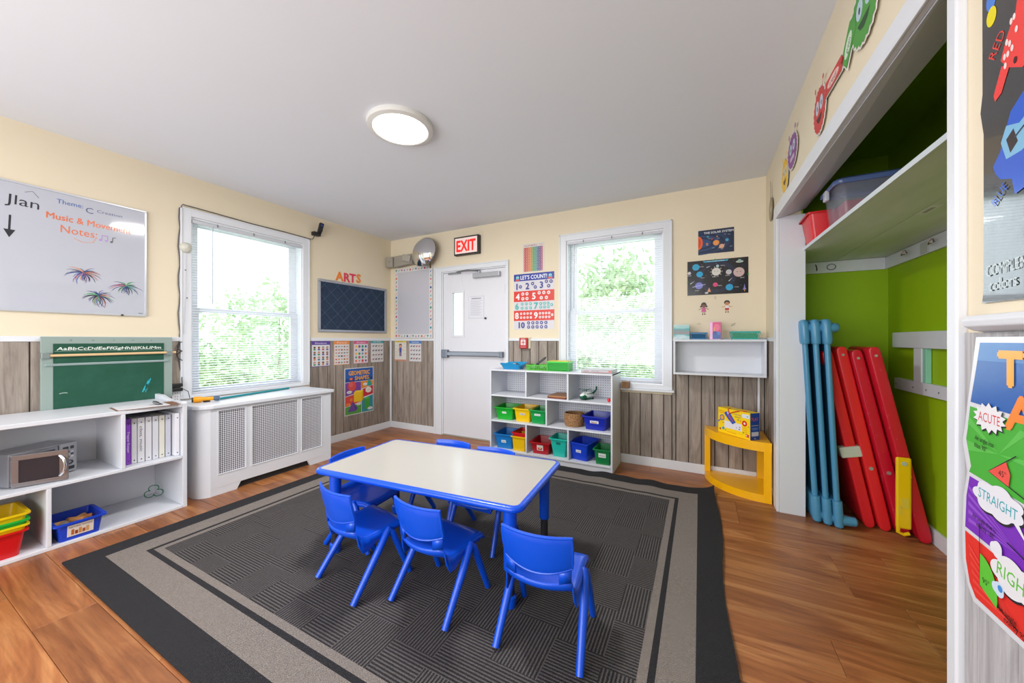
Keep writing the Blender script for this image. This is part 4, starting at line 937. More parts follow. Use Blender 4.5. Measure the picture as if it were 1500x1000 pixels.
# convex mirror
t = wall_thing('convex_mirror', 'round convex security mirror hanging over the door corner', 'mirror', 'B', -3.095, 2.315)
m = MB(); m.at((0, -.17, 0), rx=R(-90 + 10)) 
RR = .190; prof = [(RR * math.sin(a_ * .95 / 12) / math.sin(.95), RR * (math.cos(a_ * .95 / 12) - math.cos(.95)) / math.sin(.95)) for a_ in range(13)]
m.T = Matrix.Translation((0, -.13, 0)) @ Matrix.Rotation(R(90 - 12), 4, 'X') @ Matrix.Rotation(0, 4, 'Z')
m.lathe(prof[::-1], 48); m.build('mirror_dome', CHROME, t, smooth=True)
m = MB(); m.T = Matrix.Translation((0, -.13, 0)) @ Matrix.Rotation(R(90 - 12), 4, 'X'); m.lathe([(RR - .004, .004), (RR + .003, .002), (RR + .003, -.006), (0, -.010)], 40); m.build('rim', M('#77777c', .4, .5), t, smooth=True)
m = MB(); m.cyl((0, -.12, 0), (0, 0, -.01), .012, n=10); m.box(-.03, .03, -.006, 0, -.05, .03); m.build('bracket', M('#5a5a5e', .5, .5), t)
m = MB(); m.cyl((.02, -.03, -.19), (.02, -.03, -.10), .006, n=6); m.build('cable', M('#2f4a38', .6), t)
# emergency light
t = wall_thing('emergency_light', 'grey twin emergency light unit in the corner beside the mirror', 'emergency light', 'B', -3.50, 2.255, None, .0)
EM = M('#9d978c', .45, name='grey_beige_plastic')
m = MB(); m.hexa([(-.145, -.095, -.075), (.17, -.095, -.055), (.17, 0, -.055), (-.145, 0, -.075)], [(-.145, -.095, .070), (.17, -.095, .075), (.17, 0, .075), (-.145, 0, .070)]); m.build('body', EM, t, bevel=.010)
m = MB(); m.T = Matrix.Translation((.10, -.095, .015)) @ Matrix.Rotation(R(14), 4, 'Y'); m.box(-.07, .065, -.03, 0, -.042, .045); m.build('lamp_head', M('#aaa59a', .3), t, bevel=.010)
m = MB(); m.box(-.285, -.160, -.105, -.01, -.072, .068); m.build('square_box', EM, t, bevel=.010)
m = MB(); m.cyl((-.222, -.107, .0), (-.222, -.103, .0), .008, n=8); m.build('button', M('#6b675f', .5), t)
# narrow white board with a shape border
t = wall_thing('border_whiteboard', 'narrow whiteboard with a pattern border left of the exit door', 'whiteboard', 'B', -3.375, 1.697, None, .002)
m = MB(); m.box(-.326, .326, -.014, 0, -.470, .470); m.build('board', M('#c2c2cb', .25, coat=.3), t, bevel=.002)
p = Print(-.014); W, H_ = .326, .470; bd = .052
for a in ((-W, -H_, -W + bd, H_), (W - bd, -H_, W, H_), (-W + bd, H_ - bd, W - bd, H_), (-W + bd, -H_, W - bd, -H_ + bd)): p.rect(*a, '#d6d6d6')
cs = ['#d0505a', '#1a8a5a', '#2b6fb0', '#e08a3a', '#2c8c9c', '#c23a6a', '#3a4f8a', '#d46a3a']; r3 = random.Random(9)
path = [(-W + bd / 2, -H_ + .03 + i * .052) for i in range(18)] + [(W - bd / 2, -H_ + .03 + i * .052) for i in range(18)] + [(-W + .075 + i * .05, H_ - bd / 2) for i in range(11)] + [(-W + .075 + i * .05, -H_ + bd / 2) for i in range(11)]
yk = p.y0 - .0012
for i, (x, z) in enumerate(path):
    c_ = cs[i % 8]; k = i % 5; s_ = .015
    if k == 0: P_ = [(x + s_ * math.cos(a * PI / 5), z + s_ * math.sin(a * PI / 5)) for a in range(10)]
    elif k == 1: P_ = [(x - .018, z - .012), (x - .014, z - .016), (x + .018, z + .012), (x + .014, z + .016)]
    elif k == 2: P_ = [(x - .018, z + .012), (x, z - .014), (x + .018, z + .012)]
    elif k == 3: P_ = [(x - .006, z - .015), (x + .004, z - .015), (x + .008, z), (x, z + .015), (x - .006, z + .004)]
    else: P_ = [(x - .014, z - .010), (x - .004, z - .014), (x + .012, z + .010), (x, z + .014)]
    p.poly(P_, c_, y=yk)
done(p, t)
# number grid
t, p = sheet('number_chart', 'small rainbow one to hundred number chart above the counting chart', 'chart', 'B', -1.636, 2.115, .262, .318, '#d5d2cd')
p.text('NUMBERS', -.030, .138, .022, '#b05a70', w=.15); p.text('1-100', .082, .138, .018, '#d58a8a', w=.055)
cc = ['#c2474a', '#c75a4a', '#d07048', '#d08a48', '#86a04a', '#3f9a70', '#3f9a9a', '#3d6a92', '#6a4a86', '#b0567a']
for i in range(10):
    x = -.115 + i * .023; p.rect(x, -.150, x + .0225, .118, cc[i])
yk = p._y()
for i in range(10):
    for j in range(10):
        x = -.1035 + i * .023; z = .104 - j * .027; p.poly([(x - .004, z - .005), (x + .004, z - .005), (x + .004, z + .005), (x - .004, z + .005)], '#d9c0b8', y=yk)
yk = p._y()
for j in range(1, 10): z = .1175 - j * .027; p.poly([(-.115, z - .001), (.115, z - .001), (.115, z + .001), (-.115, z + .001)], '#d5c8c0', y=yk)
done(p, t)
# let's count
t, p = sheet('counting_chart', "red, white and blue LET'S COUNT chart right of the exit door", 'chart', 'B', -1.632, 1.632, .488, .622, '#d2cfd6')
W = .244
p.rect(-W, .232, W, .311, '#2f3c98'); p.text("LET'S COUNT!", 0, .271, .044, '#dfe2f0', w=.32, bold=.04)
for sx in (-1, 1):
    p.disc(sx * .198, .270, .020, '#5ab4c4', rz=.024); p.rect(sx * .198 - .026, .236, sx * .198 + .026, .256, '#d2544a'); p.disc(sx * .198 - .010, .276, .005, '#e8e8ee'); p.disc(sx * .198 + .010, .276, .005, '#e8e8ee')
p.rect(-W, 0, W, .118, '#d63a30'); p.rect(-W, -.215, W, -.100, '#d63a30')
def num(s_, x, z, c_, h_=.062): p.text(s_, x, z, h_, c_, w=None, bold=.05)
NB, WHT, TL = '#3c3f8f', '#eee4e4', '#4ab0aa'
for s_, x, z, c_ in (('1', -.205, .173, NB), ('2', -.075, .173, NB), ('3', .095, .176, NB), ('4', -.195, .058, WHT), ('5', .005, .058, WHT), ('6', -.205, -.050, TL), ('7', .030, -.050, TL), ('8', -.205, -.157, WHT), ('9', .030, -.157, WHT)): num(s_, x, z, c_, .070)
num('10', -.145, -.263, NB, .066)
def rings(L, c_, f, r_=.019):
    y1 = p._y(); y2 = p._y()
    for x, z in L:
        p.poly([(x + r_ * math.cos(a * PI / 6), z + r_ * math.sin(a * PI / 6)) for a in range(12)], c_, y=y1); p.poly([(x + r_ * .42 * math.cos(a * PI / 4), z + r_ * .42 * math.sin(a * PI / 4)) for a in range(8)], f, y=y2)
rings([(-.160, .168), (-.010, .195), (.022, .155), (.155, .208), (.208, .206), (.180, .158)], NB, '#d2cfd6')
rings([(-.130, .085), (-.078, .085), (-.130, .032), (-.078, .032), (.070, .088), (.125, .088), (.182, .086), (.095, .032), (.155, .032)], '#efe6e6', '#d63a30')
rings([(-.140 + i * .052, z) for i in range(3) for z in (-.026, -.074)] + [(.085 + i * .044, z) for i in range(3) for z in (-.030, -.070)] + [(.215, -.048)], TL, '#d8dede', .016)
rings([(-.150 + i * .040, z) for i in range(4) for z in (-.136, -.180)] + [(.080 + i * .036, z) for i in range(4) for z in (-.138, -.180)] + [(.222, -.158)], '#efe6e6', '#d63a30', .014)
rings([(-.060 + i * .052, z) for i in range(5) for z in (-.240, -.286)], NB, '#d2cfd6', .018)
done(p, t)
# fire alarm pull station
t = wall_thing('fire_alarm_station', 'small red fire alarm pull station below the counting chart', 'fire alarm', 'B', -1.735, 1.165)
m = MB(); m.box(-.055, .075, -.020, 0, -.060, .065); m.build('back_plate', M('#cfc8ae', .5), t, bevel=.004)
m = MB(); m.box(-.052, .048, -.050, -.020, -.060, .060); m.build('housing', M('#b5141e', .35), t, bevel=.006)
p = Print(-.050); p.rect(-.032, -.022, .028, .038, '#e2d4d4'); p.rect(-.006, -.016, .002, .032, '#b5141e'); p.rect(-.022, .006, .018, .014, '#b5141e'); p.text('FIRE', -.002, .048, .012, '#e8d8d8', w=.05); p.text('PULL DOWN', -.002, -.042, .010, '#e8d8d8', w=.06); done(p, t)
# solar system charts
t, p = sheet('solar_system_poster', 'dark blue THE SOLAR SYSTEM poster, the upper of two space charts', 'poster', 'B', .129, 2.075, .276, .212, '#1d2c48')
for k, c_ in ((.34, '#24385c'), (.29, '#1b2a48'), (.24, '#2a456e'), (.19, '#1b2c4c'), (.14, '#2c4a78')): p.disc(-.138, -.01, k * .72, c_, rz=k * .3, n=24, a0=-PI / 2, a1=PI / 2)
p.disc(-.138, -.005, .036, '#e8641e', rz=.060, a0=-PI / 2, a1=PI / 2); p.disc(-.138, -.005, .022, '#d8481a', rz=.042, a0=-PI / 2, a1=PI / 2)
p.text('THE SOLAR SYSTEM', .020, .080, .018, '#d6d8de', w=.225, bold=.04)
for x, z, r_, c_ in ((-.062, .045, .010, '#3f8a9a'), (-.030, .022, .007, '#b8403a'), (.010, .040, .007, '#c27a5a'), (-.068, -.018, .009, '#c87a4a'), (.002, -.015, .024, '#e8964a'), (.045, -.050, .020, '#d8a07c'), (.085, .0, .013, '#3f9ac0')): p.disc(x, z, r_, c_)
p.line([(.020, -.066), (.070, -.034)], .004, '#d8c0b0')
for x, z in ((-.05, .025), (.02, .022), (-.065, -.033), (.048, -.077), (.115, -.06), (.10, .045), (-.02, -.06), (.07, .05)): p.rect(x - .010, z, x + .010, z + .003, '#9fb0c8')
done(p, t)
t, p = sheet('planets_mat', 'black laminated planets mat, the larger and lower of two space charts', 'poster', 'B', .137, 1.758, .467, .308, '#1f2026', t=.003, rough=.2)
p.disc(0, 0, .145, '#252b42', n=28); p.disc(0, 0, .11, '#1f2026', n=28)
p.poly([(-.10, .135), (.08, .135), (.09, .150), (.07, .146), (-.09, .146), (-.11, .150)], '#3fa6c8'); p.text('OUR SOLAR SYSTEM', -.01, .141, .007, '#e6f0f4', w=.13)
for x, z, r_, c_, f_ in ((-.165, .098, .029, '#2fa0cc', 1), (-.135, .032, .026, '#22a6d8', 1), (-.218, .048, .014, '#c8c4c8', 0), (-.005, .046, .035, '#d6d2cc', 1), (.005, .095, .012, '#a8c4cc', 0), (.090, .035, .022, '#c2c2c6', 1), (.165, .028, .041, '#c9b0ac', 1), (-.140, -.070, .031, '#7a80cc', 1), (-.012, -.068, .019, '#d8487e', 0), (.095, -.098, .028, '#2ea0d0', 1)):
    p.disc(x, z, r_, c_); 
    if f_: p.disc(x - r_ * .3, z + r_ * .1, r_ * .09, '#30303a', n=8); p.disc(x + r_ * .3, z + r_ * .1, r_ * .09, '#30303a', n=8)
for k in range(10): a = 2 * PI * k / 10; p.line([(-.005 + .038 * math.cos(a), .046 + .038 * math.sin(a)), (-.005 + .048 * math.cos(a), .046 + .048 * math.sin(a))], .004, '#d6d2cc')
p.line([(-.192, -.080), (-.140, -.070), (-.088, -.060)], .005, '#b8bce6')
p.disc(.170, .118, .028, '#b8c0b8', rz=.010); p.disc(.170, .126, .013, '#8fb0a8')
p.poly([(.200, -.110), (.206, -.075), (.212, -.110), (.220, -.125), (.192, -.125)], '#8a84c8'); p.poly([(.202, -.125), (.210, -.125), (.206, -.145)], '#e8a04a'); p.poly([(-.075, -.13), (-.06, -.09), (-.045, -.13)], '#d89a7a'); p.disc(-.080, -.138, .014, '#c8c8cc', rz=.008)
for (a, b) in (((-.21, -.05), (-.175, -.025)), ((.09, -.045), (.115, -.018)), ((-.08, .088), (-.05, .098))): p.line([a, b], [.007, .001], '#cdd4dc')
for x, z, s_ in ((-.120, .100, 'Earth'), (-.112, .0, 'Venus'), (-.218, .026, 'Moon'), (-.02, .002, 'Sun'), (.045, .097, 'Mercury'), (.082, .006, 'Mars'), (.19, -.02, 'Jupiter'), (-.155, -.112, 'Saturn'), (.022, -.078, 'Mars'), (.148, -.098, 'Uranus')): p.text(s_, x, z, .009, '#dcdce0', w=.032)
r3 = random.Random(2); yk = p._y()
for k in range(70):
    x, z = r3.uniform(-.22, .22), r3.uniform(-.14, .14); s_ = r3.choice([.001, .001, .002]); p.poly([(x - s_, z), (x, z - s_), (x + s_, z), (x, z + s_)], '#b8bcc8', y=yk)
for x, z in ((-.014, .154), (-.233, -.03), (.233, .005)): p.poly([(x - .006, z - .004), (x + .006, z - .004), (x + .004, z + .006), (x - .004, z + .006)], '#35b84a')
done(p, t)
# paper children and small decals
def kid(lb, u, z, hair, skin, top, bottom, curly):
    t = wall_thing('paper_child', lb, 'wall cutout', 'B', u, z)
    p = Print(-.0005); p.disc(0, .032, .022, hair if not curly else hair, rz=.020 if not curly else .024)
    if curly: p.disc(-.022, .018, .008, hair); p.disc(.022, .018, .008, hair)
    p.disc(0, .022, .016, skin, rz=.015); p.poly([(-.012, .008), (.012, .008), (.020 if curly else .013, -.030), (-.020 if curly else -.013, -.030)], top)
    if not curly: p.rect(-.015, -.034, .015, -.016, bottom)
    for s_ in (-1, 1): p.line([(s_ * .012, .004), (s_ * .040, -.010)] if curly else [(s_ * .012, .004), (s_ * .030, -.008), (s_ * .040, -.002)], .005, skin); p.line([(s_ * .007, -.032), (s_ * .007, -.050)], .005, skin); p.disc(s_ * .009, -.052, .006, '#26262a', rz=.004)
    p.disc(-.006, .024, .002, '#222', n=6); p.disc(.006, .024, .002, '#222', n=6)
    m = MB(); m.box(-.004, .004, -.0006, 0, -.02, .02); p.y0 = -.0005; done(p, t, 'cutout')
kid('paper cutout girl with black hair and a pink dress', .035, 1.482, '#2b2422', '#7a4a34', '#c8508c', '', True)
kid('paper cutout boy with black hair, white shirt and red shorts', .214, 1.496, '#201c1c', '#c08458', '#e6dede', '#b82a38', False)
def doodle(lb, u, z, P_):
    t = wall_thing('outline_decal', lb, 'wall decal', 'B', u, z); p = Print(-.0005)
    for q in P_: p.line(q, .0022, '#8a8068')
    done(p, t, 'outline')
doodle('small grey flower outline drawn decal above the two paper children', .125, 1.575, [[(-.008, .006), (0, .014), (.008, .006), (0, 0), (-.008, .006)], [(0, 0), (0, -.018)], [(0, -.010), (.007, -.004)]])
doodle('small grey heart row decal below the paper girl', -.005, 1.345, [[(-.016, .004), (-.008, -.006), (0, .006)], [(.002, .004), (.008, -.008), (.014, .008), (.006, .008)]])
doodle('small grey leaf outline decal left of the turquoise basket', .262, 1.335, [[(-.018, -.012), (-.006, .008), (.018, .014), (.006, -.008), (-.018, -.012)], [(-.018, -.012), (.014, .010)], [(-.004, .0), (.002, -.006)], [(.002, .006), (.008, -.0)]])

# small learning posters under the rails
def mini(name, lb, side, u, z, w_, h_, head, title, kind, border=None):
    t, p = sheet(name, lb, 'poster', side, u, z, w_, h_, '#d4d2d4', 'small learning posters under the chair rail')
    W, H_ = w_ / 2, h_ / 2
    if border: p.rect(-W, -H_, W, H_, border); p.rect(-W + .006, -H_ + .006, W - .006, H_, '#d6d4d6')
    p.rect(-W, H_ - .042, W, H_, head); p.text(title, 0, H_ - .021, .018, '#e8e0e8', w=w_ * .6)
    r4 = random.Random(len(title) * 7 + int(u * 100))
    nx, nz = {'faces': (4, 4), 'food': (5, 6), 'shapes': (4, 5), 'animals': (4, 4)}.get(kind, (4, 4))
    pal = {'faces': ['#2a6f8a', '#b8405a', '#5a4a9a', '#2f8a5a', '#d07a3a', '#8a3a6a'], 'food': ['#c8503a', '#8a6a3a', '#e0a03a', '#3a6a8a', '#a04a4a', '#5a4a3a', '#4a8a4a'], 'shapes': ['#d0405a', '#e8b020', '#2f9a6a', '#8a4a9a', '#e0702a', '#3a5a9a'], 'animals': ['#4a4a52', '#8a5a4a', '#b04a5a', '#6a6a72', '#3a3a44', '#9a7a5a']}[kind]
    yk = [p._y() for _ in range(3)]
    for i in range(nx):
        for j in range(nz):
            x = -W + .012 + (w_ - .024) * (i + .5) / nx; z_ = H_ - .050 - (h_ - .060) * (j + .5) / nz; s_ = min((w_ - .024) / nx, (h_ - .06) / nz) * .40; c_ = r4.choice(pal)
            def dd(cx_, cz_, r_, col, y, n=9, rz=None): p.poly([(cx_ + r_ * math.cos(2 * PI * q / n), cz_ + (rz or r_) * math.sin(2 * PI * q / n)) for q in range(n)], col, y=y)
            if kind == 'faces': dd(x, z_ - s_ * .8, s_ * .8, c_, yk[0], rz=s_ * .45); dd(x, z_ + s_ * .25, s_ * .66, r4.choice(['#2a2024', '#4a2c20', '#7a2a2a', '#1f1c22']), yk[1]); dd(x, z_ + s_ * .08, s_ * .48, r4.choice(['#d8a888', '#a86e4e', '#e0b498', '#8a5638']), yk[2])
            elif kind == 'shapes': n_ = r4.choice([3, 4, 5, 9]); dd(x, z_, s_, c_, yk[0], n_)
            elif kind == 'food': dd(x, z_, s_ * .9, c_, yk[0], rz=s_ * r4.uniform(.3, .8)); dd(x + s_ * .2, z_ + s_ * .1, s_ * .35, r4.choice(pal), yk[1])
            else: dd(x, z_, s_ * .8, c_, yk[0], rz=s_ * .4); dd(x + s_ * .7, z_ + s_ * .4, s_ * .35, c_, yk[1]); p.poly([(x - s_ * .6, z_ - s_ * .8), (x - s_ * .4, z_ - s_ * .8), (x - s_ * .4, z_), (x - s_ * .6, z_)], c_, y=yk[2]); p.poly([(x + s_ * .4, z_ - s_ * .8), (x + s_ * .6, z_ - s_ * .8), (x + s_ * .6, z_), (x + s_ * .4, z_)], c_, y=yk[2])
    done(p, t); return t
BO = .009
mini('emotions_poster', 'small poster of sixteen faces with a purple heading, next to the left window', 'L', 2.610, 1.045, .228, .285, '#5a3f98', 'Emotions', 'faces', '#5a4a98')
mini('food_poster', 'small poster of food pictures with an orange heading', 'L', 2.876, 1.048, .210, .285, '#e08a3c', 'Food', 'food', '#e0a468')
mini('shapes_poster', 'small poster of coloured shapes with a pink heading', 'L', 3.151, 1.050, .218, .285, '#cc5a86', 'Shapes', 'shapes', '#d88aa8')
mini('animals_poster', 'small poster of animals with a teal heading, left wall corner', 'L', 3.411, 1.055, .208, .290, '#3f9aa0', 'Farm Animals', 'animals')
t, p = sheet('body_poster', 'small poster of a standing child with a yellow heading on the back wall', 'poster', 'B', -3.606, 1.056, .206, .278, '#d6d3cc', 'small learning posters under the chair rail', off=BO)
p.rect(-.103, .112, .103, .139, '#d8c04a'); p.text('My Body', 0, .125, .012, '#6a5a2a', w=.10); p.rect(-.103, -.139, .103, -.120, '#c88a6a'); p.disc(0, .066, .026, '#4a2c24', rz=.028); p.disc(0, .060, .019, '#d8a080'); p.rect(-.020, -.02, .020, .042, '#3c4f9c')
for s_ in (-1, 1): p.line([(s_ * .018, .035), (s_ * .045, .0)], .010, '#d8a080'); p.rect(s_ * .010 - .008, -.075, s_ * .010 + .008, -.02, '#8a2c3c' if s_ < 0 else '#3c4f9c'); p.poly([(s_ * .012 - .004, .088), (s_ * .020 + .004, .105), (s_ * .020 - .004, .085)], '#b83a4a'); 
for k in range(8): p.rect(-.088 if k % 2 else .055, .09 - k * .022, -.055 if k % 2 else .088, .094 - k * .022, '#a8a090')
done(p, t)
mini('actions_poster', 'small poster of dark figures with a blue heading next to the door', 'B', -3.343, 1.056, .208, .278, '#4a7cb8', 'Animals', 'animals')
for o in bpy.data.objects:
    if o.name.startswith('actions_poster'): o.location.y -= BO
    if o.name in ('emotions_poster', 'food_poster', 'shapes_poster', 'animals_poster'): o.location.x += BO

# geometric shapes poster
t = wall_thing('geometric_shapes_poster', 'big comic style GEOMETRIC SHAPES poster with coloured solids on the left wall panelling', 'poster', 'L', 3.130, .568, None, BO)
m = MB(); m.box(-.217, .217, -.0015, 0, -.288, .288); m.build('sheet', M('#d6d6da', .25), t)
p = Print(-.0015); q_ = .010; W = .207; Hh = .278
p.rect(-W, .118, W, Hh, '#1f58a8'); p.rect(-W, .118, W, .160, '#17428a')
p.text('GEOMETRIC', 0, .226, .052, '#e8a21e', w=.315, bold=.05); p.text('SHAPES', .035, .160, .048, '#e8a21e', w=.21, bold=.05); p.disc(-.125, .155, .026, '#d0404a', rz=.017); p.text('3D', -.125, .155, .018, '#f0d060', w=.03)
p.poly([(-W, -.052), (.02, -.012), (.02, .112), (-W, .112)], '#7a3f98'); p.poly([(.028, .020), (W, .055), (W, .112), (.016, .112)], '#e08a2a'); p.poly([(-W, -.178), (.06, -.135), (.06, -.018), (-W, -.060)], '#d8453a'); p.poly([(.045, -.09), (W, -.062), (W, .048), (.045, .012)], '#c42a38')
p.poly([(-W, -Hh), (.025, -Hh), (.025, -.150), (-W, -.186)], '#4f9a3c'); p.poly([(.033, -Hh), (W, -Hh), (W, -.075), (.033, -.11)], '#2f8a9a')
p.disc(-.110, .065, .060, '#d24a44'); p.disc(-.125, .085, .030, '#dc5c54')
p.poly([(.105, .055), (.190, .055), (.150, .150)], '#2a9c8c'); p.disc(.1475, .055, .0425, '#2a9c8c', rz=.012); p.disc(.150, .148, .004, '#2a9c8c')
p.poly([(-.085, -.135), (.030, -.140), (.030, -.020), (-.085, -.015)], '#eec016'); p.poly([(-.085, -.015), (.030, -.020), (.055, .0), (-.055, .006)], '#f4d040'); p.poly([(.030, -.140), (.055, -.115), (.055, .0), (.030, -.020)], '#d8a810')
p.poly([(-.175, -.245), (-.055, -.245), (-.100, -.125)], '#6a3f9a'); p.poly([(-.055, -.245), (-.030, -.215), (-.100, -.125)], '#55308a')
p.rect(.075, -.235, .155, -.110, '#3f9a3a'); p.disc(.115, -.110, .040, '#55b048', rz=.014); p.disc(.115, -.235, .040, '#3f9a3a', rz=.014)
for x, z, a, b, s_ in ((-.150, -.005, .038, .018, 'sphere'), (.085, .072, .034, .018, 'cone'), (-.015, -.165, .036, .017, 'pyramid'), (.160, -.245, .040, .017, 'cylinder')): p.disc(x, z, a, '#e2e2e2', rz=b); p.text(s_, x, z, .012, '#444', w=a * 1.4)
for k in range(7): a = 2 * PI * k / 7; p.disc(.135 + .030 * math.cos(a), -.005 + .022 * math.sin(a), .020, '#e6e2d8', rz=.016)
p.disc(.135, -.005, .035, '#e6e2d8', rz=.024); p.text('CUBE', .135, -.005, .016, '#c8504a', w=.045, rot=R(12))
p.disc(-.125, -.10, .020, '#e87a2a'); p.disc(-.180, -.155, .022, '#e87a2a'); p.disc(-.15, -.15, .012, '#f0a040')
done(p, t)
# ------------------------------------------------------------------ left wall: boards and letters
t = wall_thing('whiteboard', 'large whiteboard with marker writing and three fireworks drawings on the left wall', 'whiteboard', 'L', .42, 1.785)
W = .745; Hh = .405
m = MB(); m.box(-W + .01, W - .01, -.012, 0, -Hh + .01, Hh - .01); m.build('panel', M('#bcbfca', .06, name='whiteboard_enamel'), t)
m = MB(); m.box(-W, W, -.018, 0, Hh - .012, Hh); m.box(-W, W, -.018, 0, -Hh, -Hh + .012); m.box(-W, -W + .012, -.018, 0, -Hh + .012, Hh - .012); m.box(W - .012, W, -.018, 0, -Hh + .012, Hh - .012); m.build('frame', M('#cfd2da', .3, .4), t, bevel=.002)
p = Print(-.012, .3)
u = lambda y_, z_: (y_ - .42, z_ - 1.785)
p.text('Jlan', *u(.592, 2.075), .062, '#2a2c34', w=.13, rot=R(-3)); p.line([u(.60, 2.135), u(.63, 2.150), u(.655, 2.115)], .003, '#55585f')
p.line([u(.545, 1.975), u(.541, 1.87)], .009, '#2a2c34'); p.poly([u(.52, 1.885), u(.565, 1.885), u(.541, 1.835)], '#2a2c34')
p.text('Theme:', *u(.785, 2.125), .030, '#2a5aa8', w=.115); p.text('C', *u(.872, 2.105), .040, '#3a4a78', w=.035); p.text('Creation', *u(.97, 2.112), .020, '#3f4f80', w=.125)
p.text('Music & Movement', *u(.882, 2.018), .042, '#e0703c', w=.395, rot=R(-1), bold=.02); p.text('Notes:', *u(.826, 1.945), .052, '#e0703c', w=.165, rot=R(-1)); p.line([u(.80, 1.895), u(.84, 1.875), u(.89, 1.885), u(.905, 1.925)], .003, '#e8926a')
for x0, c_ in ((.930, '#a87ac8'), (.958, '#a87ac8')): p.line([u(x0, 1.915), u(x0 + .002, 1.945)], .0035, c_); p.disc(*u(x0 - .006, 1.912), .007, c_)
p.line([u(.930, 1.946), u(.961, 1.946)], .005, '#a87ac8'); p.line([u(.983, 1.912), u(.985, 1.942), u(1.0, 1.945)], .005, '#30323c'); p.disc(*u(.978, 1.910), .007, '#30323c')
done(p, t, 'marker_writing')
r5 = random.Random(5)
for cx_, cz_, sc_ in ((.845, 1.665, 1.0), (.915, 1.515, .95), (1.055, 1.600, .95)):
    p = Print(-.012, .3)
    for k in range(34):
        a = 2 * PI * k / 34 + r5.uniform(-.08, .08); L = sc_ * r5.uniform(.045, .098) * (1.0 if math.sin(a) < .2 else .85); bend = -.35 * (1 if math.cos(a) > 0 else -1)
        P_ = []
        for q in range(6): f = q / 5; aa_ = a + bend * f * f; P_.append(u(cx_ + L * f * math.cos(aa_) * 1.05, cz_ + L * f * math.sin(aa_) * .85 - .010 * f * f))
        p.line(P_, [.001, .0028, .0034, .0034, .0028, .0008], r5.choice(['#222a52', '#222a52', '#2a3a70', '#d88a5a', '#1c1e28', '#4aa86a' if cx_ > .9 else '#8a5a9a', '#c86a5a', '#3a5aa8']))
    done(p, t, 'fireworks_drawing')
p = Print(-.012, .3); p.rect(*u(1.120, 1.401), *u(1.143, 1.405), '#2e3038'); done(p, t, 'print')
m = MB(); m.box(.615 - .42 + .41, .615 - .42 + .423, -.022, -.0125, -Hh - .002, -Hh + .010); 
m.build('clip', M('#2a2a2e', .5), t)

t = wall_thing('arts_board', 'dark blue display board with crossed elastic bands in a silver frame under the word ARTS', 'notice board', 'L', 3.070, 1.592)
W, Hh = .495, .300
m = MB(); m.box(-W, W, -.020, 0, Hh - .030, Hh); m.box(-W, W, -.020, 0, -Hh, -Hh + .030); m.box(-W, -W + .030, -.020, 0, -Hh + .03, Hh - .03); m.box(W - .030, W, -.020, 0, -Hh + .03, Hh - .03); m.build('frame', M('#a9adb8', .3, .6), t, bevel=.006)
KF = N('navy_felt'); KF.l(KF.ramp(KF.noise(KF.obj(), 30, 4), (.3, lin('#1c2d45')), (.7, lin('#223852'))), KF.p.inputs['Base Color']); KF.p.inputs['Roughness'].default_value = .8
m = MB(); m.box(-W + .02, W - .02, -.008, 0, -Hh + .02, Hh - .02); m.build('felt', KF.m, t)
def clipline(x0, z0, dx, dz, w_, h_):
    ts = []
    t0, t1 = -9, 9
    for p0, dp, lo, hi in ((x0, dx, -w_, w_), (z0, dz, -h_, h_)):
        a, b = (lo - p0) / dp, (hi - p0) / dp; t0 = max(t0, min(a, b)); t1 = min(t1, max(a, b))
    return ((x0 + dx * t0, z0 + dz * t0), (x0 + dx * t1, z0 + dz * t1)) if t1 > t0 + .02 else None
m = MB()
for k in range(-5, 6):
    for s_ in (1, -1):
        q = clipline(k * .165, 0, .72, .70 * s_, W - .032, Hh - .032)
        if q: m.tube([(q[0][0], -.0088, q[0][1]), (q[1][0], -.0088, q[1][1])], .0011, 4)
m.build('elastic_bands', M('#5d7086', .7), t)
# letters
for ch, u_, c_, dz in (('A', 2.853, '#e8822c', 0), ('R', 2.955, '#d8405a', 0), ('T', 3.035, '#dc3a5e', .004), ('S', 3.122, '#e8822c', .012)):
    vs, fs = text_mesh(ch); x0 = min(v[0] for v in vs); x1 = max(v[0] for v in vs); zb = min(v[1] for v in vs); k = .112 / .72
    t = bpy.data.objects.new('letter', None); bpy.data.objects.remove(t)
    m = MB(); n = len(vs); fr_ = [((v[0] - (x0 + x1) / 2) * k * .94, -.004, (v[1] - zb) * k * .94) for v in vs]; bk = [(a, 0, b) for a, _, b in fr_]
    ed = {}
    for f in fs:
        for i in range(len(f)): e = (f[i], f[(i + 1) % len(f)]); ed[e] = ed.get(e, 0) + 1
    side = [(a, b, b + n, a + n) for (a, b) in ed if (b, a) not in ed]
    m.T = Matrix.Translation((XL + .0003, u_, 1.903 + dz)) @ Matrix.Rotation(R(90), 4, 'Z')
    for q, (ox, oz) in enumerate(((0, 0), (-.0045, 0), (.0045, 0), (0, -.004), (0, .004), (-.003, .003), (.003, .003), (-.003, -.003), (.003, -.003))):
        m.add([(a + ox, b - .0001 * q if b < 0 else b, c + oz + .004) for a, b, c in fr_ + bk], [tuple(f) for f in fs] + [tuple(i + n for i in f[::-1]) for f in fs] + side, M(c_, .5))
    col_ = 'orange' if c_ == '#e8822c' else 'red'
    tag(m.build('wall_letter', None, fix=False), f'{col_} letter {ch} of the word ARTS on the left wall', 'letter', 'ARTS letters')
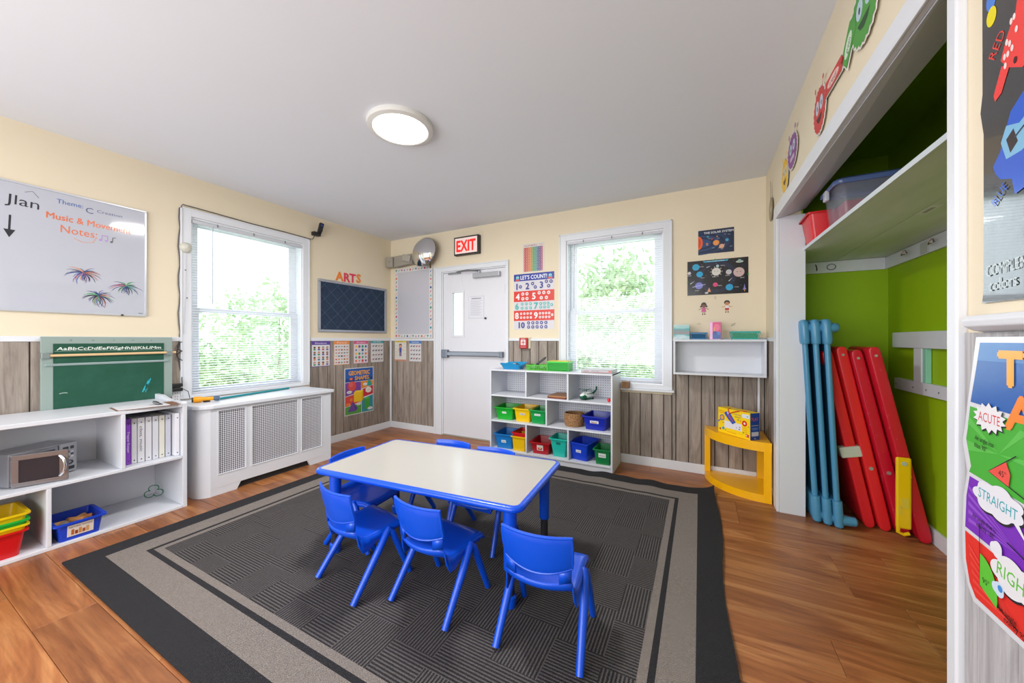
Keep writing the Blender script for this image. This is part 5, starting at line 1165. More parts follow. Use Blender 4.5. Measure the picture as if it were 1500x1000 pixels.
# cable, camera, lamp, adapter
t = thing('wall_camera', 'small black camera on a bracket at the top right of the left window', 'camera', (XL, 2.560, 2.40))
m = MB(); m.at((XL + .06, 2.575, 2.455), rz=R(-20), rx=R(-12)); m.box(-.022, .022, -.022, .022, -.055, .045); m.build('body', BLK, t, world=True, bevel=.006)
m = MB(); m.at((XL + .06, 2.575, 2.455), rz=R(-20), rx=R(-12)); m.cyl((.022, 0, .015), (.026, 0, .015), .010, n=12); m.build('lens', M('#2a4ea8', .1), t, world=True)
m = MB(); m.box(XL, XL + .05, 2.50, 2.585, 2.355, 2.395); m.box(XL + .03, XL + .07, 2.55, 2.58, 2.38, 2.41); m.build('bracket', BLK, t, world=True, bevel=.005)
m = MB(); xc = XL + .025
P_ = [(XL + .02, 2.53, 2.36), (XL + .022, 2.505, 2.31), (xc, 2.47, 2.303), (xc, 2.20, 2.308), (xc, 1.9, 2.304), (xc, 1.6, 2.312), (xc, 1.38, 2.315), (xc - .012, 1.362, 2.28)]
for i in range(14): z = 2.2 - i * .078; P_.append((XL + .012, 1.360 + .006 * math.sin(i * 1.7), z))
P_ += [(XL + .014, 1.362, 1.16), (XL + .014, 1.345, 1.10), (XL + .014, 1.358, 1.04), (XL + .014, 1.37, .95), (XL + .02, 1.375, .90), (XL + .035, 1.372, .85), (XL + .045, 1.35, .82)]
m.tube(P_, .0042, 6); tag(m.build('black_cable', M('#4b4a4e', .5), smooth=True), 'black cable running round the left window frame', 'cable')
m = MB(); cc_ = []
for i in range(26): a = i / 25 * 2 * PI * 2; cc_.append((XL + .024 + i * .0004, 1.360 + .016 * math.cos(a), 1.185 - i * .006 + .012 * math.sin(a)))
m.tube(cc_, .0035, 6); tag(m.build('coiled_cable', M('#2c2c30', .5), smooth=True), 'coiled loop of black cable tied by the left window frame', 'cable')
t = thing('round_sensor', 'round off-white plastic sensor with a hanging cord on the left window frame', 'sensor', (XL + .0185, 1.402, 1.965))
m = MB(); m.T = Matrix.Translation((XL + .0185, 1.402, 1.965)) @ Matrix.Rotation(R(90), 4, 'Y'); m.lathe([(0, .040), (.018, .037), (.036, .024), (.043, .008), (.043, 0)], 28); m.build('dome', M('#c9c9bd', .4), t, world=True, smooth=True)
m = MB(); m.tube([(XL + .03, 1.405, 1.925), (XL + .028, 1.402, 1.6), (XL + .026, 1.385, 1.25)], .0018, 5); m.build('cord', M('#b8b8bc', .6), t, world=True)
for y_, z_, lb in ((1.40, 1.78, 'small dark screw on the left window frame just below the round sensor'), (1.41, 1.55, 'small dark screw on the left window frame, lower one')):
    m = MB(); m.cyl((XL + .0185, y_, z_), (XL + .022, y_, z_), .005, n=8); tag(m.build('screw', M('#4a4a50', .5), None), lb, 'screw')
t = thing('power_adapter', 'black two part power adapter plugged in beside the left window', 'adapter', (XL + .0165, 1.335, .80))
m = MB(); m.box(XL + .0165, XL + .055, 1.305, 1.372, .785, .812); m.build('lower_block', BLK, t, world=True, bevel=.004)
m = MB(); m.box(XL + .0165, XL + .055, 1.305, 1.372, .820, .848); m.build('upper_block', BLK, t, world=True, bevel=.004)
t = thing('wall_outlet', 'white wall outlet below the black adapter', 'outlet', (XL + .0085, 1.342, .735))
m = MB(); m.box(XL + .0085, XL + .016, 1.315, 1.368, .690, .784); m.build('plate', WPL, t, world=True, bevel=.002)
m = MB()
for z_ in (.765, .735, .715): m.box(XL + .016, XL + .0165, 1.333, 1.337, z_, z_ + .008); m.box(XL + .016, XL + .0165, 1.347, 1.351, z_, z_ + .008)
m.build('slots', M('#55555a', .5), t, world=True)
m = MB(); m.tube([(XL + .03, 1.375, .802), (XL + .08, 1.395, .78), (XL + .2, 1.36, .74)], .0025, 5); tag(m.build('thin_cable', BLK, smooth=True), 'thin black lead from the adapter to the yellow toy', 'cable')
m = MB(); m.tube([(XL + .025, 1.29, .80), (XL + .03, 1.28, .84), (XL + .022, 1.285, .87)], [.010, .015, .006], 8); tag(m.build('plastic_wrap', M('#a8a39c', .4), smooth=True), 'crumpled clear plastic wrap hanging next to the chalkboard edge', 'plastic')

# ------------------------------------------------------------------ closet
SHX = .64
t = thing('closet_shelf', 'wide white plywood shelf high in the green closet', 'shelf', (.93, 2.2, 1.81))
KS = N('shelf_plywood'); v_ = KS.obj(); KS.l(KS.ramp(KS.noise(KS.mapv(v_, (3, .7, 3)).outputs[0], 3, 4), (.3, lin('#c3cdb8')), (.7, lin('#d8ddd4'))), KS.p.inputs['Base Color']); KS.p.inputs['Roughness'].default_value = .45
m = MB(); m.hexa([(.622, 3.62, 1.81), (.69, .76, 1.81), (.925, .76, 1.81), (.925, 3.62, 1.81)], [(.622, 3.62, 1.828), (.69, .76, 1.828), (.925, .76, 1.828), (.925, 3.62, 1.828)]); m.build('front_board', KS.m, t, world=True)
m = MB(); m.box(.928, 1.225, .76, 3.62, 1.81, 1.828); m.build('rear_board', KS.m, t, world=True)
m = MB(); m.hexa([(.616, 3.6, 1.808), (.684, .76, 1.808), (.690, .76, 1.808), (.622, 3.6, 1.808)], [(.616, 3.6, 1.829), (.684, .76, 1.829), (.690, .76, 1.829), (.622, 3.6, 1.829)]); m.build('front_edge', M('#d3dbe0', .4), t, world=True)
t2 = thing('shelf_sticker', 'small paper label stuck under the closet shelf', 'sticker', (.955, 2.40, 1.808))
m = MB(); m.box(.932, .975, 2.33, 2.47, 1.8088, 1.8096); m.build('paper', M('#dfe0e0', .5), t2, world=True)
m = MB(); m.box(.945, .962, 2.36, 2.44, 1.8080, 1.8087); m.build('barcode', M('#9a9aa0', .5), t2, world=True)
t = thing('shelf_cleat', 'white wall cleat under the closet shelf along the far side', 'cleat', (.92, 3.62, 1.72), 0, 'closet shelf cleats'); bx(t, 'batten', MWHITE, (.63, 1.213, 3.612, 3.629, 1.722, 1.808))
t = thing('shelf_cleat', 'white wall cleat under the closet shelf along the back', 'cleat', (1.22, 2.2, 1.72), 0, 'closet shelf cleats'); bx(t, 'batten', MWHITE, (1.214, 1.232, .76, 3.629, 1.722, 1.808))
def hook(lb, P_, c_='#8a6a5a'):
    m = MB(); m.tube(P_, .0035, 6); tag(m.build('coat_hook', M(c_, .35, .7), smooth=True), lb, 'hook', 'hooks on the closet cleats')
hk = lambda y_: [(1.213, y_ + .05, 1.772), (1.19, y_ + .02, 1.764), (1.165, y_ - .045, 1.748), (1.155, y_ - .075, 1.757), (1.165, y_ - .08, 1.772), (1.185, y_ - .04, 1.781), (1.213, y_ + .02, 1.772)]
hook('wire coat hook left of the square plate on the closet back cleat', hk(3.29)); hook('wire coat hook right of the square plate on the closet back cleat', hk(2.98))
hook('small dark coat hook on the far closet cleat', [(.81, 3.611, 1.79), (.81, 3.59, 1.775), (.81, 3.575, 1.750), (.81, 3.585, 1.740)], '#3c3c40')
m = MB(); P_ = [(.905 + .026 * math.cos(a), 3.6085, 1.765 + .022 * math.sin(a)) for a in [2 * PI * k / 16 for k in range(17)]]; m.tube(P_, .003, 6, cap=False); tag(m.build('metal_ring', M('#8a8c90', .3, .8), smooth=True), 'grey oval ring on the far closet cleat', 'ring')
m = MB(); m.box(1.209, 1.2135, 3.055, 3.14, 1.727, 1.795); tag(m.build('cover_plate', M('#b8bab8', .4), bevel=.002), 'square grey plate on the closet back cleat between two hooks', 'plate')
# bracket frame on the closet back wall
t = thing('wall_bracket_frame', 'white wooden bracket frame screwed to the green closet wall', 'bracket', (1.22, 3.1, .86))
bx(t, 'upper_rail', MWHITE, (1.195, 1.2325, 2.2, 3.457, 1.150, 1.252)); bx(t, 'lower_rail', MWHITE, (1.205, 1.2325, 2.2, 3.457, .865, .940)); bx(t, 'upright', MWHITE, (1.200, 1.2325, 3.100, 3.190, .940, 1.150))
bx(t, 'green_edge', M('#8fd0b8', .5), (1.205, 1.230, 3.062, 3.099, .94, 1.150))
for y_ in (3.43, 3.21, 3.06, 2.93): m = MB(); m.cyl((1.2048, y_, .90), (1.2035, y_, .90), .006, n=8); m.build('screw', M('#77777c', .4), t, world=True)
# tubs on the shelf
tub('red_tub', 'bright red plastic tub hanging over the closet shelf edge', 'tub', (.722, 2.960, 1.8295), R(-90), .22, .225, .165, '#d8101c', None, taper=.80, rim=.012)
t = thing('clear_storage_box', 'clear plastic storage box with blue lid on the closet shelf', 'storage box', (.880, 2.635, 1.8295), R(-90))
KC = N('clear_plastic'); tr = KC.n('ShaderNodeBsdfTransparent'); tr.inputs[0].default_value = (.93, .94, .96, 1); gs = KC.n('ShaderNodeBsdfPrincipled'); gs.inputs['Base Color'].default_value = lin('#b8bcc8'); gs.inputs['Roughness'].default_value = .12; mx = KC.n('ShaderNodeMixShader'); mx.inputs[0].default_value = .20
KC.l(tr.outputs[0], mx.inputs[1]); KC.l(gs.outputs[0], mx.inputs[2]); KC.l(mx.outputs[0], KC.out.inputs[0])
m = MB(); rs = []
for a, b, z in ((.115, .205, 0), (.130, .225, .205), (.137, .232, .207), (.126, .221, .203), (.111, .201, .004)): rs.append([(x, y, z) for x, y in rrect(a, b, .035, 4)])
m.grid([q + [q[0]] for q in rs]); m.add(rs[0], [tuple(range(len(rs[0])))]); m.build('box', KC.m, t, smooth=True)
m = MB(); rs = []
for a, b, z in ((.141, .238, .200), (.145, .242, .208), (.145, .242, .222), (.135, .232, .232), (.12, .21, .236), (.11, .20, .228)): rs.append([(x, y, z) for x, y in rrect(a, b, .035, 4)])
m.grid([q + [q[0]] for q in rs]); m.add(rs[-1], [tuple(range(len(rs[0])))]); m.build('lid', M('#5c72a8', .25), t, smooth=True)
m = MB(); m.box(-.022, .022, -.252, -.232, .155, .212); m.build('latch', M('#c8ccd8', .25), t, bevel=.005)
m = MB(); m.box(-.100, .100, -.190, .190, .006, .120); tag(m.build('red_contents', M('#c0142a', .5), t, bevel=.010), 'red items inside the clear box')
# cable box behind the near casing
m = MB(); m.T = Matrix.Translation((.56, 1.20, 2.045)) @ Matrix.Rotation(R(180), 4, 'X'); m.lathe([(0, .045), (.03, .04), (.048, .02), (.05, 0)], 24); m.build; tag(m.build('round_socket', M('#d8d6cc', .4), smooth=True), 'cream round ceiling fitting under the near end of the closet header', 'socket')

# stacked blue cots standing on end
CB = M('#4a8db4', .35, coat=.1, name='cot_blue'); CB2 = M('#1d5f86', .6, name='cot_fabric')
LB = ['blue nap cot standing on end next to the closet jamb', 'blue nap cot standing on end, middle of the three', 'blue nap cot standing on end nearest the red play gates']
def cot(label, x, lean, ysh):
    t = thing('nap_cot', label, 'cot', (x, 3.06 + ysh, .0), R(0), 'blue nap cots in the closet'); sl = math.tan(lean)
    # cot lies in the y-z plane; width along y, length along z; legs point to +x
    def X(z): return sl * z
    y0, y1 = .0, .50; H = 1.335
    for y_ in (y0 + .02, y1 - .02):
        m = MB(); m.cyl((X(.10), y_, .10), (X(H - .1), y_, H - .1), .0165, n=14); m.build('side_rail', CB, t, smooth=True)
    m = MB(); m.hexa([(X(.12) - .004, y0 + .02, .12), (X(.12), y0 + .02, .12), (X(.12), y1 - .02, .12), (X(.12) - .004, y1 - .02, .12)], [(X(H - .12) - .004, y0 + .02, H - .12), (X(H - .12), y0 + .02, H - .12), (X(H - .12), y1 - .02, H - .12), (X(H - .12) - .004, y1 - .02, H - .12)]); m.build('fabric', CB2, t)
    for z0, z1, up in ((.0, .17, 0), (H - .16, H, 1)):
        m = MB(); xa, xb = X(z0), X(z1); c_ = .030
        if up: rg_ = [(z0, .021, .024), (z0 + .02, .0245, .030), (z1 - .035, .0245, .030), (z1 - .010, .022, .022), (z1, .012, .010)]
        else: rg_ = [(z0, .012, .012), (z0 + .012, .0225, .030), (z0 + .045, .0245, .030), (z1 - .02, .0235, .028), (z1, .024, .022)]
        rows = []
        for z_, hx__, o_ in rg_: rows.append([(X(z_) + a, y_, z_) for a, y_ in [(p_[0], p_[1] + (y0 + y1) / 2) for p_ in rrect(hx__, (y1 - y0) / 2 + o_ * .6, .02, 3)]])
        m.grid([q + [q[0]] for q in rows]); m.add(rows[0], [tuple(range(len(rows[0])))]); m.add(rows[-1], [tuple(range(len(rows[0])))])
        e_ = m.build('end_frame', CB, t, smooth=True)
        for y_ in (y0 + .02, y1 - .02):
            zc = z0 + .05 if not up else z1 - .055; m = MB(); m.tube([(X(zc) + .015, y_, zc), (X(zc) + .035, y_, zc), (X(zc) + (.055 if up else .085), y_, zc), (X(zc) + (.062 if up else .092), y_, zc)], [.034, .032, .028, .020], 12); m.build('leg', CB, t, smooth=True)
    return t
for i in range(3): cot(LB[i], .692 + i * .050, R(-3.0 + i * .15), -.02 - i * .02)

# red panels leaning in the closet
RD = ['#e0202a', '#e2242a', '#c4102c', '#c8182c']
LBR = ['bright red plastic play gate leaning leftmost of four in the closet', 'bright red plastic play gate, second of four, with a bolt at its top', 'darker scuffed red play gate, third of four', 'rightmost dark red play gate with the yellow latch arm']
for i, (xb, xt, yy, zt) in enumerate(((.968, .752, 3.09, 1.125), (1.040, .822, 3.08, 1.150), (1.115, .888, 3.05, 1.130), (1.188, .955, 3.00, 1.150))):
    t = thing('play_gate', LBR[i], 'play gate', (xb, yy, 0), 0, 'red play gates in the closet')
    L = math.hypot(xb - xt, zt); an = math.atan2(xt - xb, zt)
    m = MB(); m.T = Matrix.Rotation(an, 4, 'Y')
    hw_ = .025; rows = []
    yl = .45 - i * .03
    KR = RD[i]
    for z_, a in ((.0, .012), (.008, .024), (.022, .028), (.05, .0295), (L - .05, .0295), (L - .022, .028), (L - .008, .024), (L, .012)): rows.append([(x, y_ + yl / 2, z_ + .006) for x, y_ in rrect(a, yl / 2, .009, 3)])
    m.grid([q + [q[0]] for q in rows]); m.add(rows[0], [tuple(range(len(rows[0])))]); m.add(rows[-1], [tuple(range(len(rows[0])))])
    key = N('scuffed_red'); vv2 = key.obj(); ff = key.noise(vv2, 26, 5, .7); key.l(key.mix(key.ramp(ff, (.64, (0, 0, 0, 1)), (.72, (.7 if i > 1 else .3,) * 3 + (1,))), lin(KR), lin('#dc8c94')), key.p.inputs['Base Color']); key.p.inputs['Roughness'].default_value = .35
    m.build('body', key.m, t, smooth=True)
    T_ = m.T.copy()
    if i > 0:
        m = MB(); m.T = T_.copy(); m.cyl((0, -.004, L * .335), (0, .001, L * .335), .011, n=12, ); m.cyl((0, -.004, L * .96), (0, .001, L * .96), .008, n=10); m.build('bolt', M('#c8c8cc', .3, .7), t)
    if i == 3:
        m = MB(); m.T = Matrix.Translation((-.108, -.006, 0)); 
        m.box(-.034, .034, -.018, 0, .075, .500); y_ = m.build('latch_arm', M('#f2c400', .35, coat=.2), t, bevel=.012)
        m = MB(); m.T = Matrix.Translation((-.108, -.006, 0)); m.tube([(-.022, -.01, .09), (-.024, -.01, .052), (.0, -.01, .040), (.026, -.01, .052)], .010, 8); m.build('hook_end', M('#f2c400', .35, coat=.2), y_, smooth=True)
        m = MB(); m.T = Matrix.Translation((-.108, -.025, 0)); m.cyl((0, -.002, .465), (0, .002, .465), .013, n=14); m.build('bolt', M('#d8d8dc', .3, .5), y_)
        m = MB(); m.T = Matrix.Translation((-.108, -.0245, 0)); m.box(-.012, .022, -.001, .001, .20, .26); m.box(-.024, -.010, -.001, .001, .16, .21); m.build('label_card', M('#e2c53a', .5), y_)
t = thing('white_panel_block', 'pale plastic cross piece between the blue cots and the red play gates', 'plastic block', (.93, 3.22, .42))
m = MB(); m.T = Matrix.Translation((.875, 3.08, .475)) @ Matrix.Rotation(R(-14), 4, 'Y'); m.box(-.058, .050, 0, .06, -.035, .035); m.build('block', M('#c9cfc0', .45), t, world=True, bevel=.008)

# ------------------------------------------------------------------ right wall posters near the viewer
t = wall_thing('angles_poster', 'big comic style TYPES OF ANGLES poster under the near chair rail', 'poster', 'R', .6994, .9134, None, .019)
# local x = (y_centre - y): left edge is the one nearest the closet
A = lambda y_, z_: ((.72 - y_) * .9714, (z_ - .905) * .9714)
edgeL = [(1.062, 1.206), (1.074, 1.14), (1.088, 1.07), (1.096, 1.02), (1.104, .99), (1.088, .93), (1.100, .88), (1.105, .80), (1.103, .745), (1.088, .700), (1.070, .676)]
m = MB(); Lp = [A(*q) for q in edgeL]; poly_ = Lp + [A(.37, .676), A(.37, 1.206)]
m.add([(a, -.0015, b) for a, b in poly_] + [(a, 0, b) for a, b in poly_], [tuple(range(len(poly_))), tuple(range(2 * len(poly_) - 1, len(poly_) - 1, -1))] + [(i, (i + 1) % len(poly_), len(poly_) + (i + 1) % len(poly_), len(poly_) + i) for i in range(len(poly_))])
m.build('sheet', M('#dcdce2', .22, coat=.4), t)
p = Print(-.0015, .2)
def PP(pts, c_): p.poly([A(*q) for q in pts], c_)
PP([(1.050, 1.195), (1.062, 1.14), (1.078, 1.075), (.385, 1.035), (.385, 1.195)], '#2b5fae'); PP([(1.050, 1.195), (1.057, 1.16), (.385, 1.16), (.385, 1.195)], '#4d7fc0')
PP([(1.079, 1.066), (1.086, 1.02), (1.091, .998), (1.076, .945), (1.082, .932), (.385, .880), (.385, 1.026)], '#4cae3c'); 
PP([(1.080, .924), (1.090, .88), (1.094, .815), (.385, .765), (.385, .872)], '#7a32b8'); PP([(1.094, .807), (1.092, .75), (1.080, .708), (1.062, .688), (.385, .688), (.385, .757)], '#e2352c')
for y0, z0, y1, z1, y2, z2 in ((1.0, .99, 1.085, 1.03, 1.082, 1.045), (1.0, .99, 1.087, .995, 1.084, .975), (1.0, .99, .95, 1.045, .93, 1.044), (1.0, .99, .90, 1.0, .90, .985)): PP([(y0, z0), (y1, z1), (y2, z2)], '#5fbe50')
for k in range(5): PP([(.95, .83), (1.083, .83 + k * .017), (1.083, .838 + k * .017)], '#9452cc')
for k in range(6): PP([(.95, .70), (1.066 + .003 * k, .70 + k * .016), (1.066 + .003 * k, .707 + k * .016)], '#ea4a40')
p.text('TYPES OF', A(.998, 0)[0], A(0, 1.150)[1], .060, '#f5a83a', w=.40, align='l', bold=.06); p.text('ANGLES', A(.980, 0)[0], A(0, 1.074)[1], .058, '#f08a3a', w=.38, align='l', bold=.06)
# speech shapes and words
def burst(y_, z_, a, b, c_, n=14): p.poly([A(y_ - (a if k % 2 else a * .78) * math.cos(PI * k / n), z_ + (b if k % 2 else b * .72) * math.sin(PI * k / n)) for k in range(2 * n)], c_)
def cloud(y_, z_, a, b, c_, n=60, l=7): p.poly([A(y_ - (a * (.86 + .14 * abs(math.sin(l * PI * k / n)))) * math.cos(2 * PI * k / n), z_ + (b * (.80 + .20 * abs(math.sin(l * PI * k / n)))) * math.sin(2 * PI * k / n)) for k in range(n)], c_)
burst(1.020, 1.050, .044, .030, '#26262c'); burst(1.022, 1.052, .044, .029, '#e8e6ea'); p.text('ACUTE', A(1.022, 0)[0], A(0, 1.052)[1], .018, '#d8404a', w=.056, rot=R(-2))
p.text('An angle less', *A(1.035, 1.006), .0095, '#1c2a1c', w=.050, rot=R(-4)); p.text('than 90\u00b0', *A(1.045, .992), .0095, '#1c2a1c', w=.034, rot=R(-4))
p.line([A(1.022, .952), A(.955, .999)], .0018, '#222'); p.line([A(1.022, .952), A(.90, .922)], .0018, '#222'); p.poly([A(1.022, .952), A(.978, .982), A(.968, .962), A(.972, .940)], '#e8584c'); p.text('45\u00b0', *A(.987, .958), .0105, '#3a1c1c', w=.018)
cloud(.998, .898, .066, .034, '#26262c'); cloud(1.000, .901, .066, .033, '#e6e6ee'); p.poly([A(.965, .885), A(.950, .885), A(.925, .852)], '#e6e6ee'); p.text('STRAIGHT', *A(1.000, .901), .019, '#3aa8b4', w=.095, rot=R(-4))
p.text('An angle that is', *A(1.035, .849), .0095, '#1a1022', w=.062, rot=R(-4)); p.text('exactly 180\u00b0', *A(1.030, .836), .0095, '#1a1022', w=.048, rot=R(-4)); p.line([A(.975, .840), A(.90, .82)], .0018, '#222')
p.line([A(1.046, .842), A(1.044, .722)], .0018, '#222'); p.line([A(1.044, .722), A(.95, .700)], .0018, '#222'); p.disc(*A(1.044, .723), .045, '#63c23c', rz=.060, a0=-.28, a1=PI / 2, n=10); p.text('90\u00b0', *A(1.028, .738), .011, '#1c2a1c', w=.018)
cloud(.955, .778, .058, .036, '#26262c', l=5); cloud(.957, .781, .058, .035, '#e8e6ea', l=5); p.text('RIGHT', *A(.957, .781), .024, '#63c23c', w=.080, rot=R(-6)); cloud(1.000, .815, .016, .016, '#e6e6ee', l=3); cloud(.995, .745, .016, .014, '#cfe0f0', l=3); p.disc(*A(.990, .748), .006, '#4a90d8')
p.text('An angle', *A(.975, .712), .010, '#2a1010', w=.045, rot=R(-4)); p.text('exactly 90\u00b0', *A(.955, .700), .010, '#2a1010', w=.050, rot=R(-4))
done(p, t)
# black colour poster
t = wall_thing('colors_poster', 'glossy black poster about colors with red and blue shapes, right edge of the view', 'poster', 'R', .72, 1.64, None, .002)
B = lambda y_, z_: (.72 - y_, z_ - 1.64)
m = MB(); ex = [(1.050, 1.272), (1.046, 1.30), (1.046, 1.40), (1.046, 1.60), (1.055, 1.645), (1.049, 1.68), (1.050, 2.02)]
pl = [B(*q) for q in ex][::-1] + [B(.38, 1.262), B(.38, 2.02)][::1]
m.add([(a, -.002, b) for a, b in pl] + [(a, 0, b) for a, b in pl], [tuple(range(len(pl))), tuple(range(2 * len(pl) - 1, len(pl) - 1, -1))] + [(i, (i + 1) % len(pl), len(pl) + (i + 1) % len(pl), len(pl) + i) for i in range(len(pl))])
KG = N('glossy_black_sheet'); vg = KG.obj(); KG.p.inputs['Base Color'].default_value = lin('#2c2a2c'); KG.p.inputs['Roughness'].default_value = .12; KG.p.inputs['Coat Weight'].default_value = .8; KG.bump(KG.noise(vg, 14, 3), .25, .004); m.build('sheet', KG.m, t)
p = Print(-.002, .15)
p.text('THE COLORS', *B(.86, 1.900), .05, '#e4e4ea', w=.28, rot=R(4))
p.disc(*B(1.024, 1.880), .012, '#d8404a', rz=.014); p.disc(*B(1.025, 1.843), .013, '#4a80d8', rz=.019); p.disc(*B(1.024, 1.812), .013, '#e8d800', rz=.018)
p.text('RED', *B(1.010, 1.748), .022, '#e0403c', w=.044, rot=R(48))
p.poly([B(.985, 1.690), B(1.000, 1.712), B(.985, 1.745), B(.965, 1.775), B(.960, 1.800), B(.962, 1.832), B(.950, 1.842), B(.85, 1.86), B(.82, 1.76), B(.86, 1.68), B(.95, 1.667)], '#e8403c'); p.poly([B(.998, 1.700), B(1.018, 1.658), B(1.014, 1.645), B(.998, 1.652), B(.978, 1.690)], '#e8403c')
for y_, z_ in ((.975, 1.765), (.968, 1.768), (.985, 1.735), (.978, 1.728), (.990, 1.712), (.982, 1.712), (.972, 1.716), (.988, 1.695), (.962, 1.742)): p.disc(*B(y_, z_), .0035, '#f0dcdc', n=8, rz=.006)
p.disc(*B(.965, 1.690), .004, '#3a1416', rz=.006)
p.poly([B(1.012, 1.510), B(1.018, 1.525), B(1.000, 1.545), B(.975, 1.605), B(.930, 1.635), B(.86, 1.62), B(.84, 1.52), B(.90, 1.47), B(.965, 1.455), B(.972, 1.485), B(1.0, 1.495)], '#2c5cc8')
p.poly([B(.998, 1.560), B(.985, 1.585), B(.955, 1.575), B(.925, 1.59), B(.90, 1.545), B(.95, 1.525), B(.985, 1.525)], '#7ab4d8'); p.poly([B(.985, 1.560), B(.968, 1.572), B(.958, 1.545), B(.975, 1.532)], '#2a2430'); p.line([B(.965, 1.555), B(.945, 1.565), B(.925, 1.555)], .004, '#2a3a50')
p.text('BLUE', *B(1.002, 1.468), .018, '#2c5cc8', w=.040, rot=R(40))
p.text('COMPLEMENTARY', *B(.945, 1.335), .022, '#aab4b4', w=.185, rot=R(2)); p.text('colors', *B(.995, 1.305), .022, '#aab4b4', w=.070, rot=R(3))
done(p, t)

# crayon creatures over the closet opening (thin card cut-outs)
def card(lb, y_, z_, build):
    t = wall_thing('crayon_creature', lb, 'wall cutout', 'R', y_, z_, 'paper crayon creatures over the closet'); p = Print(-.010); build(p)
    done(p, t, 'printed_front'); return t
def backing(t, P_, c_='#e4e0d8', th=.008):
    m = MB(); m.add([(a, -.010, b) for a, b in P_] + [(a, -.010 + th * .2, b) for a, b in P_], [tuple(range(len(P_))), tuple(range(2 * len(P_) - 1, len(P_) - 1, -1))] + [(i, (i + 1) % len(P_), len(P_) + (i + 1) % len(P_), len(P_) + i) for i in range(len(P_))]); m.build('card', M(c_, .5), t)
    m = MB(); m.box(-.02, .02, -.0085, 0, -.02, .02); m.build('foam_pad', M('#d8d4cc', .8), t)
def fuzzy(cx, cz, a, b, n=22, s=.10, rot=0):
    P_ = []
    for k in range(2 * n):
        f = 1 + (s if k % 2 else 0); x_, z_ = a * f * math.cos(PI * k / n), b * f * math.sin(PI * k / n); P_.append((cx + x_ * math.cos(rot) - z_ * math.sin(rot), cz + x_ * math.sin(rot) + z_ * math.cos(rot)))
    return P_
def creature(lb, y_, z_, c_, dark, crayon=None, word=None, wc='#333', a=.085, b=.085, mouth='smile', extra=None):
    t = wall_thing('crayon_creature', lb, 'wall cutout', 'R', y_, z_, 'paper crayon creatures over the closet')
    P_ = fuzzy(0, 0, a * 1.10, b * 1.10, s=.06); backing(t, P_)
    p = Print(-.0105, .5); p.poly(fuzzy(0, 0, a, b), c_)
    for s_ in (-1, 1): p.disc(s_ * a * .36, b * .25, a * .27, '#b8cede', rz=b * .34); p.disc(s_ * a * .36, b * .22, a * .07, '#22262e', rz=b * .12)
    if mouth == 'smile': p.poly([(-a * .5, -b * .25), (a * .5, -b * .25), (a * .3, -b * .50), (0, -b * .60), (-a * .3, -b * .50)], dark)
    else: p.poly([(-a * .45, -b * .30), (a * .45, -b * .30), (a * .45, -b * .55), (-a * .45, -b * .55)], '#dcd0dc'); p.line([(-a * .4, -b * .42), (a * .4, -b * .42)], .003, dark)
    for s_ in (-1, 1): p.line([(s_ * a * .5, b * .8), (s_ * a * .65, b * 1.15)], .006, c_); p.disc(s_ * a * .7, b * 1.25, a * .13, c_)
    if crayon:
        x0, z0, x1, z1, w_ = crayon; dx, dz = x1 - x0, z1 - z0; l = math.hypot(dx, dz); dx /= l; dz /= l; nx, nz = -dz * w_ / 2, dx * w_ / 2
        e = [(x0 + nx, z0 + nz), (x0 - nx, z0 - nz), (x1 - nx, z1 - nz), (x1 + dx * .03, z1 + dz * .03), (x1 + nx, z1 + nz)]
        m = MB(); g = 1.18; mx_, mz_ = (x0 + x1) / 2, (z0 + z1) / 2; q = [((a_ - mx_) * 1.06 + mx_, (b_ - mz_) * 1.12 + mz_) for a_, b_ in e]
        m.add([(a_, -.010, b_) for a_, b_ in q] + [(a_, -.008, b_) for a_, b_ in q], [tuple(range(5)), tuple(range(9, 4, -1))] + [(i, (i + 1) % 5, 5 + (i + 1) % 5, 5 + i) for i in range(5)]); m.build('crayon_card', M('#e4e0d8', .5), t)
        p.poly(e, dark if dark != '#5a1a1a' else c_); p.poly(e, c_)
        k = .22; p.disc((x0 + x1) / 2, (z0 + z1) / 2, l * .36, '#cfe4cc' if word == 'green' else '#e8c4bc', rz=w_ * .30, rot=math.atan2(dz, dx)); p.text(word, (x0 + x1) / 2, (z0 + z1) / 2, w_ * .34, wc, w=l * .38, rot=math.atan2(dz, dx) + (PI if dx < 0 else 0))
    done(p, t, 'printed_front'); return t
creature('furry green paper creature holding a green crayon over the closet', 1.60, 2.300, '#4a9c3c', '#1c4a20', (-.185, -.065, -.095, .025, .085), 'green', '#1c3c1c', .105, .100)
creature('furry red paper creature with a red crayon over the closet', 2.10, 2.245, '#c83c38', '#4a1418', (.090, .030, .290, .020, .060), 'red', '#6a2020', .085, .095)
creature('purple furry paper creature with a gritted grin over the closet', 2.640, 2.310, '#8a4a92', '#3a1a44', a=.110, b=.090, mouth='grin')
creature('yellow smiling paper creature left of the purple one over the closet', 2.850, 2.250, '#ecbc20', '#6a4a10', a=.085, b=.100)
t = wall_thing('brown_paper_cutout', 'thin brown paper guitar shaped cutout high by the corner of the right wall', 'wall cutout', 'R', 3.36, 2.26)
backing(t, fuzzy(0, -.06, .075, .085, s=.08), '#8f8468'); p = Print(-.0105, .5); p.poly(fuzzy(0, -.06, .065, .075, s=.05), '#9a8c6c'); p.line([(0, .0), (-.01, .16)], .018, '#857a5e'); p.disc(0, -.06, .02, '#c9c2b4'); done(p, t, 'printed_front')

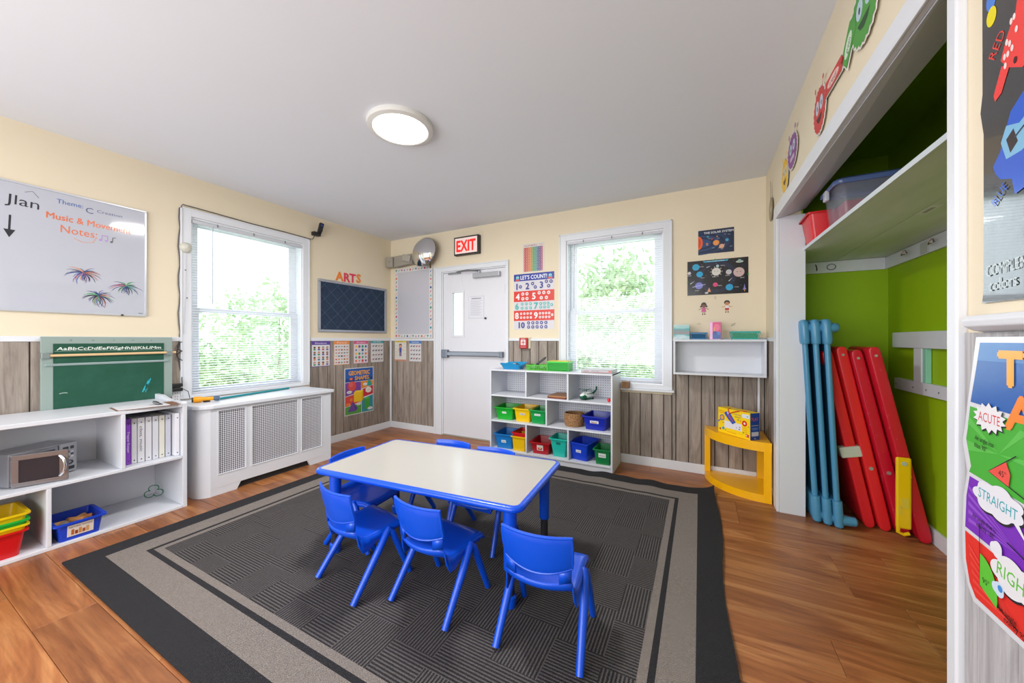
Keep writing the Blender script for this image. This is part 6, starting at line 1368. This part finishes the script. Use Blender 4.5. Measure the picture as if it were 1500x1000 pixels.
# ------------------------------------------------------------------ outdoors beyond the windows
KL = N('leaf'); oi = KL.n('ShaderNodeObjectInfo'); KL.l(KL.ramp(KL.noise(KL.obj(), 2.2, 3), (.3, lin('#a3bd90')), (.7, lin('#e2ebc6'))), KL.p.inputs['Base Color']); KL.p.inputs['Roughness'].default_value = .6
def crown(name, label, loc, a, b, h_, n, cat='tree', sz=.16):
    t = thing(name, label, cat, loc); r6 = random.Random(int(loc[0] * 10 + loc[1] * 7))
    m = MB()
    for k in range(n):
        u1, u2 = r6.uniform(0, 2 * PI), r6.uniform(-1, 1); rr_ = r6.uniform(.55, 1) ; q = math.sqrt(1 - u2 * u2)
        lump = 1 + .25 * math.sin(u1 * 3 + u2 * 4)
        x, y_, z_ = a * rr_ * q * math.cos(u1) * lump, b * rr_ * q * math.sin(u1) * lump, h_ * .62 + h_ * .38 * rr_ * u2 * lump
        d1 = Vector((r6.uniform(-1, 1), r6.uniform(-1, 1), r6.uniform(-1, 1))).normalized() * sz; d2 = d1.cross(Vector((r6.uniform(-1, 1), r6.uniform(-1, 1), r6.uniform(-1, 1)))).normalized() * sz * .5
        c_ = Vector((x, y_, z_)); m.add([c_ - d1, c_ + d2, c_ + d1, c_ - d2], [(0, 1, 2, 3)])
    m.build('foliage', KL.m, t, fix=False)['kind'] = 'stuff'
    m = MB(); m.tube([(0, 0, 0), (.05, .02, h_ * .35), (0, .05, h_ * .75)], [.07, .05, .02], 8); m.build('trunk', M('#a08c78', .9), t, smooth=True)
GZ = -.9
crown('leafy_tree', 'leafy tree outside the window behind the cubby shelf', (-2.0, 9.5, GZ), 1.3, 1.3, 4.4, 3200, sz=.10)
crown('leafy_bush', 'wide bush outside the window behind the cubby shelf', (-2.3, 7.6, GZ), 1.5, .9, 2.2, 4200, 'bush', .07)
crown('leafy_bush', 'rounded bush to the right outside the window behind the cubby shelf', (.6, 7.0, GZ), 1.0, .9, 2.3, 3600, 'bush', .07)
crown('leafy_bush', 'wide bush outside the left window', (-8.0, 3.0, GZ), 1.1, 1.3, 2.1, 4200, 'bush', .07)
crown('leafy_bush', 'second bush outside the left window, farther right', (-8.4, 6.2, GZ), 1.2, 1.5, 2.2, 4200, 'bush', .07)
crown('leafy_tree', 'tree far outside the left window', (-15.0, 8.5, GZ), 2.2, 2.2, 4.2, 2400, 'tree', .12)
m = MB(); m.box(-40, 30, 3.95, 45, GZ - .1, GZ); m.box(-40, XL - .3, -25, 3.95, GZ - .1, GZ)
KGr = N('lawn'); KGr.l(KGr.ramp(KGr.noise(KGr.obj(), 1.5, 6), (.3, lin('#9cb888')), (.7, lin('#ccd8a8'))), KGr.p.inputs['Base Color']); KGr.p.inputs['Roughness'].default_value = .9
structure(m.build('ground', KGr.m))
m = MB(); m.box(-3.9, 1.5, YB + TH + .01, YB + TH + .55, 2.33, 2.40); structure(m.build('roof_eave', M('#c9c6cc', .8)))
m = MB(); m.box(XL - TH - .55, XL - TH - .01, -1.5, 4.3, 2.33, 2.40); structure(m.build('roof_eave', M('#c9c6cc', .8)))
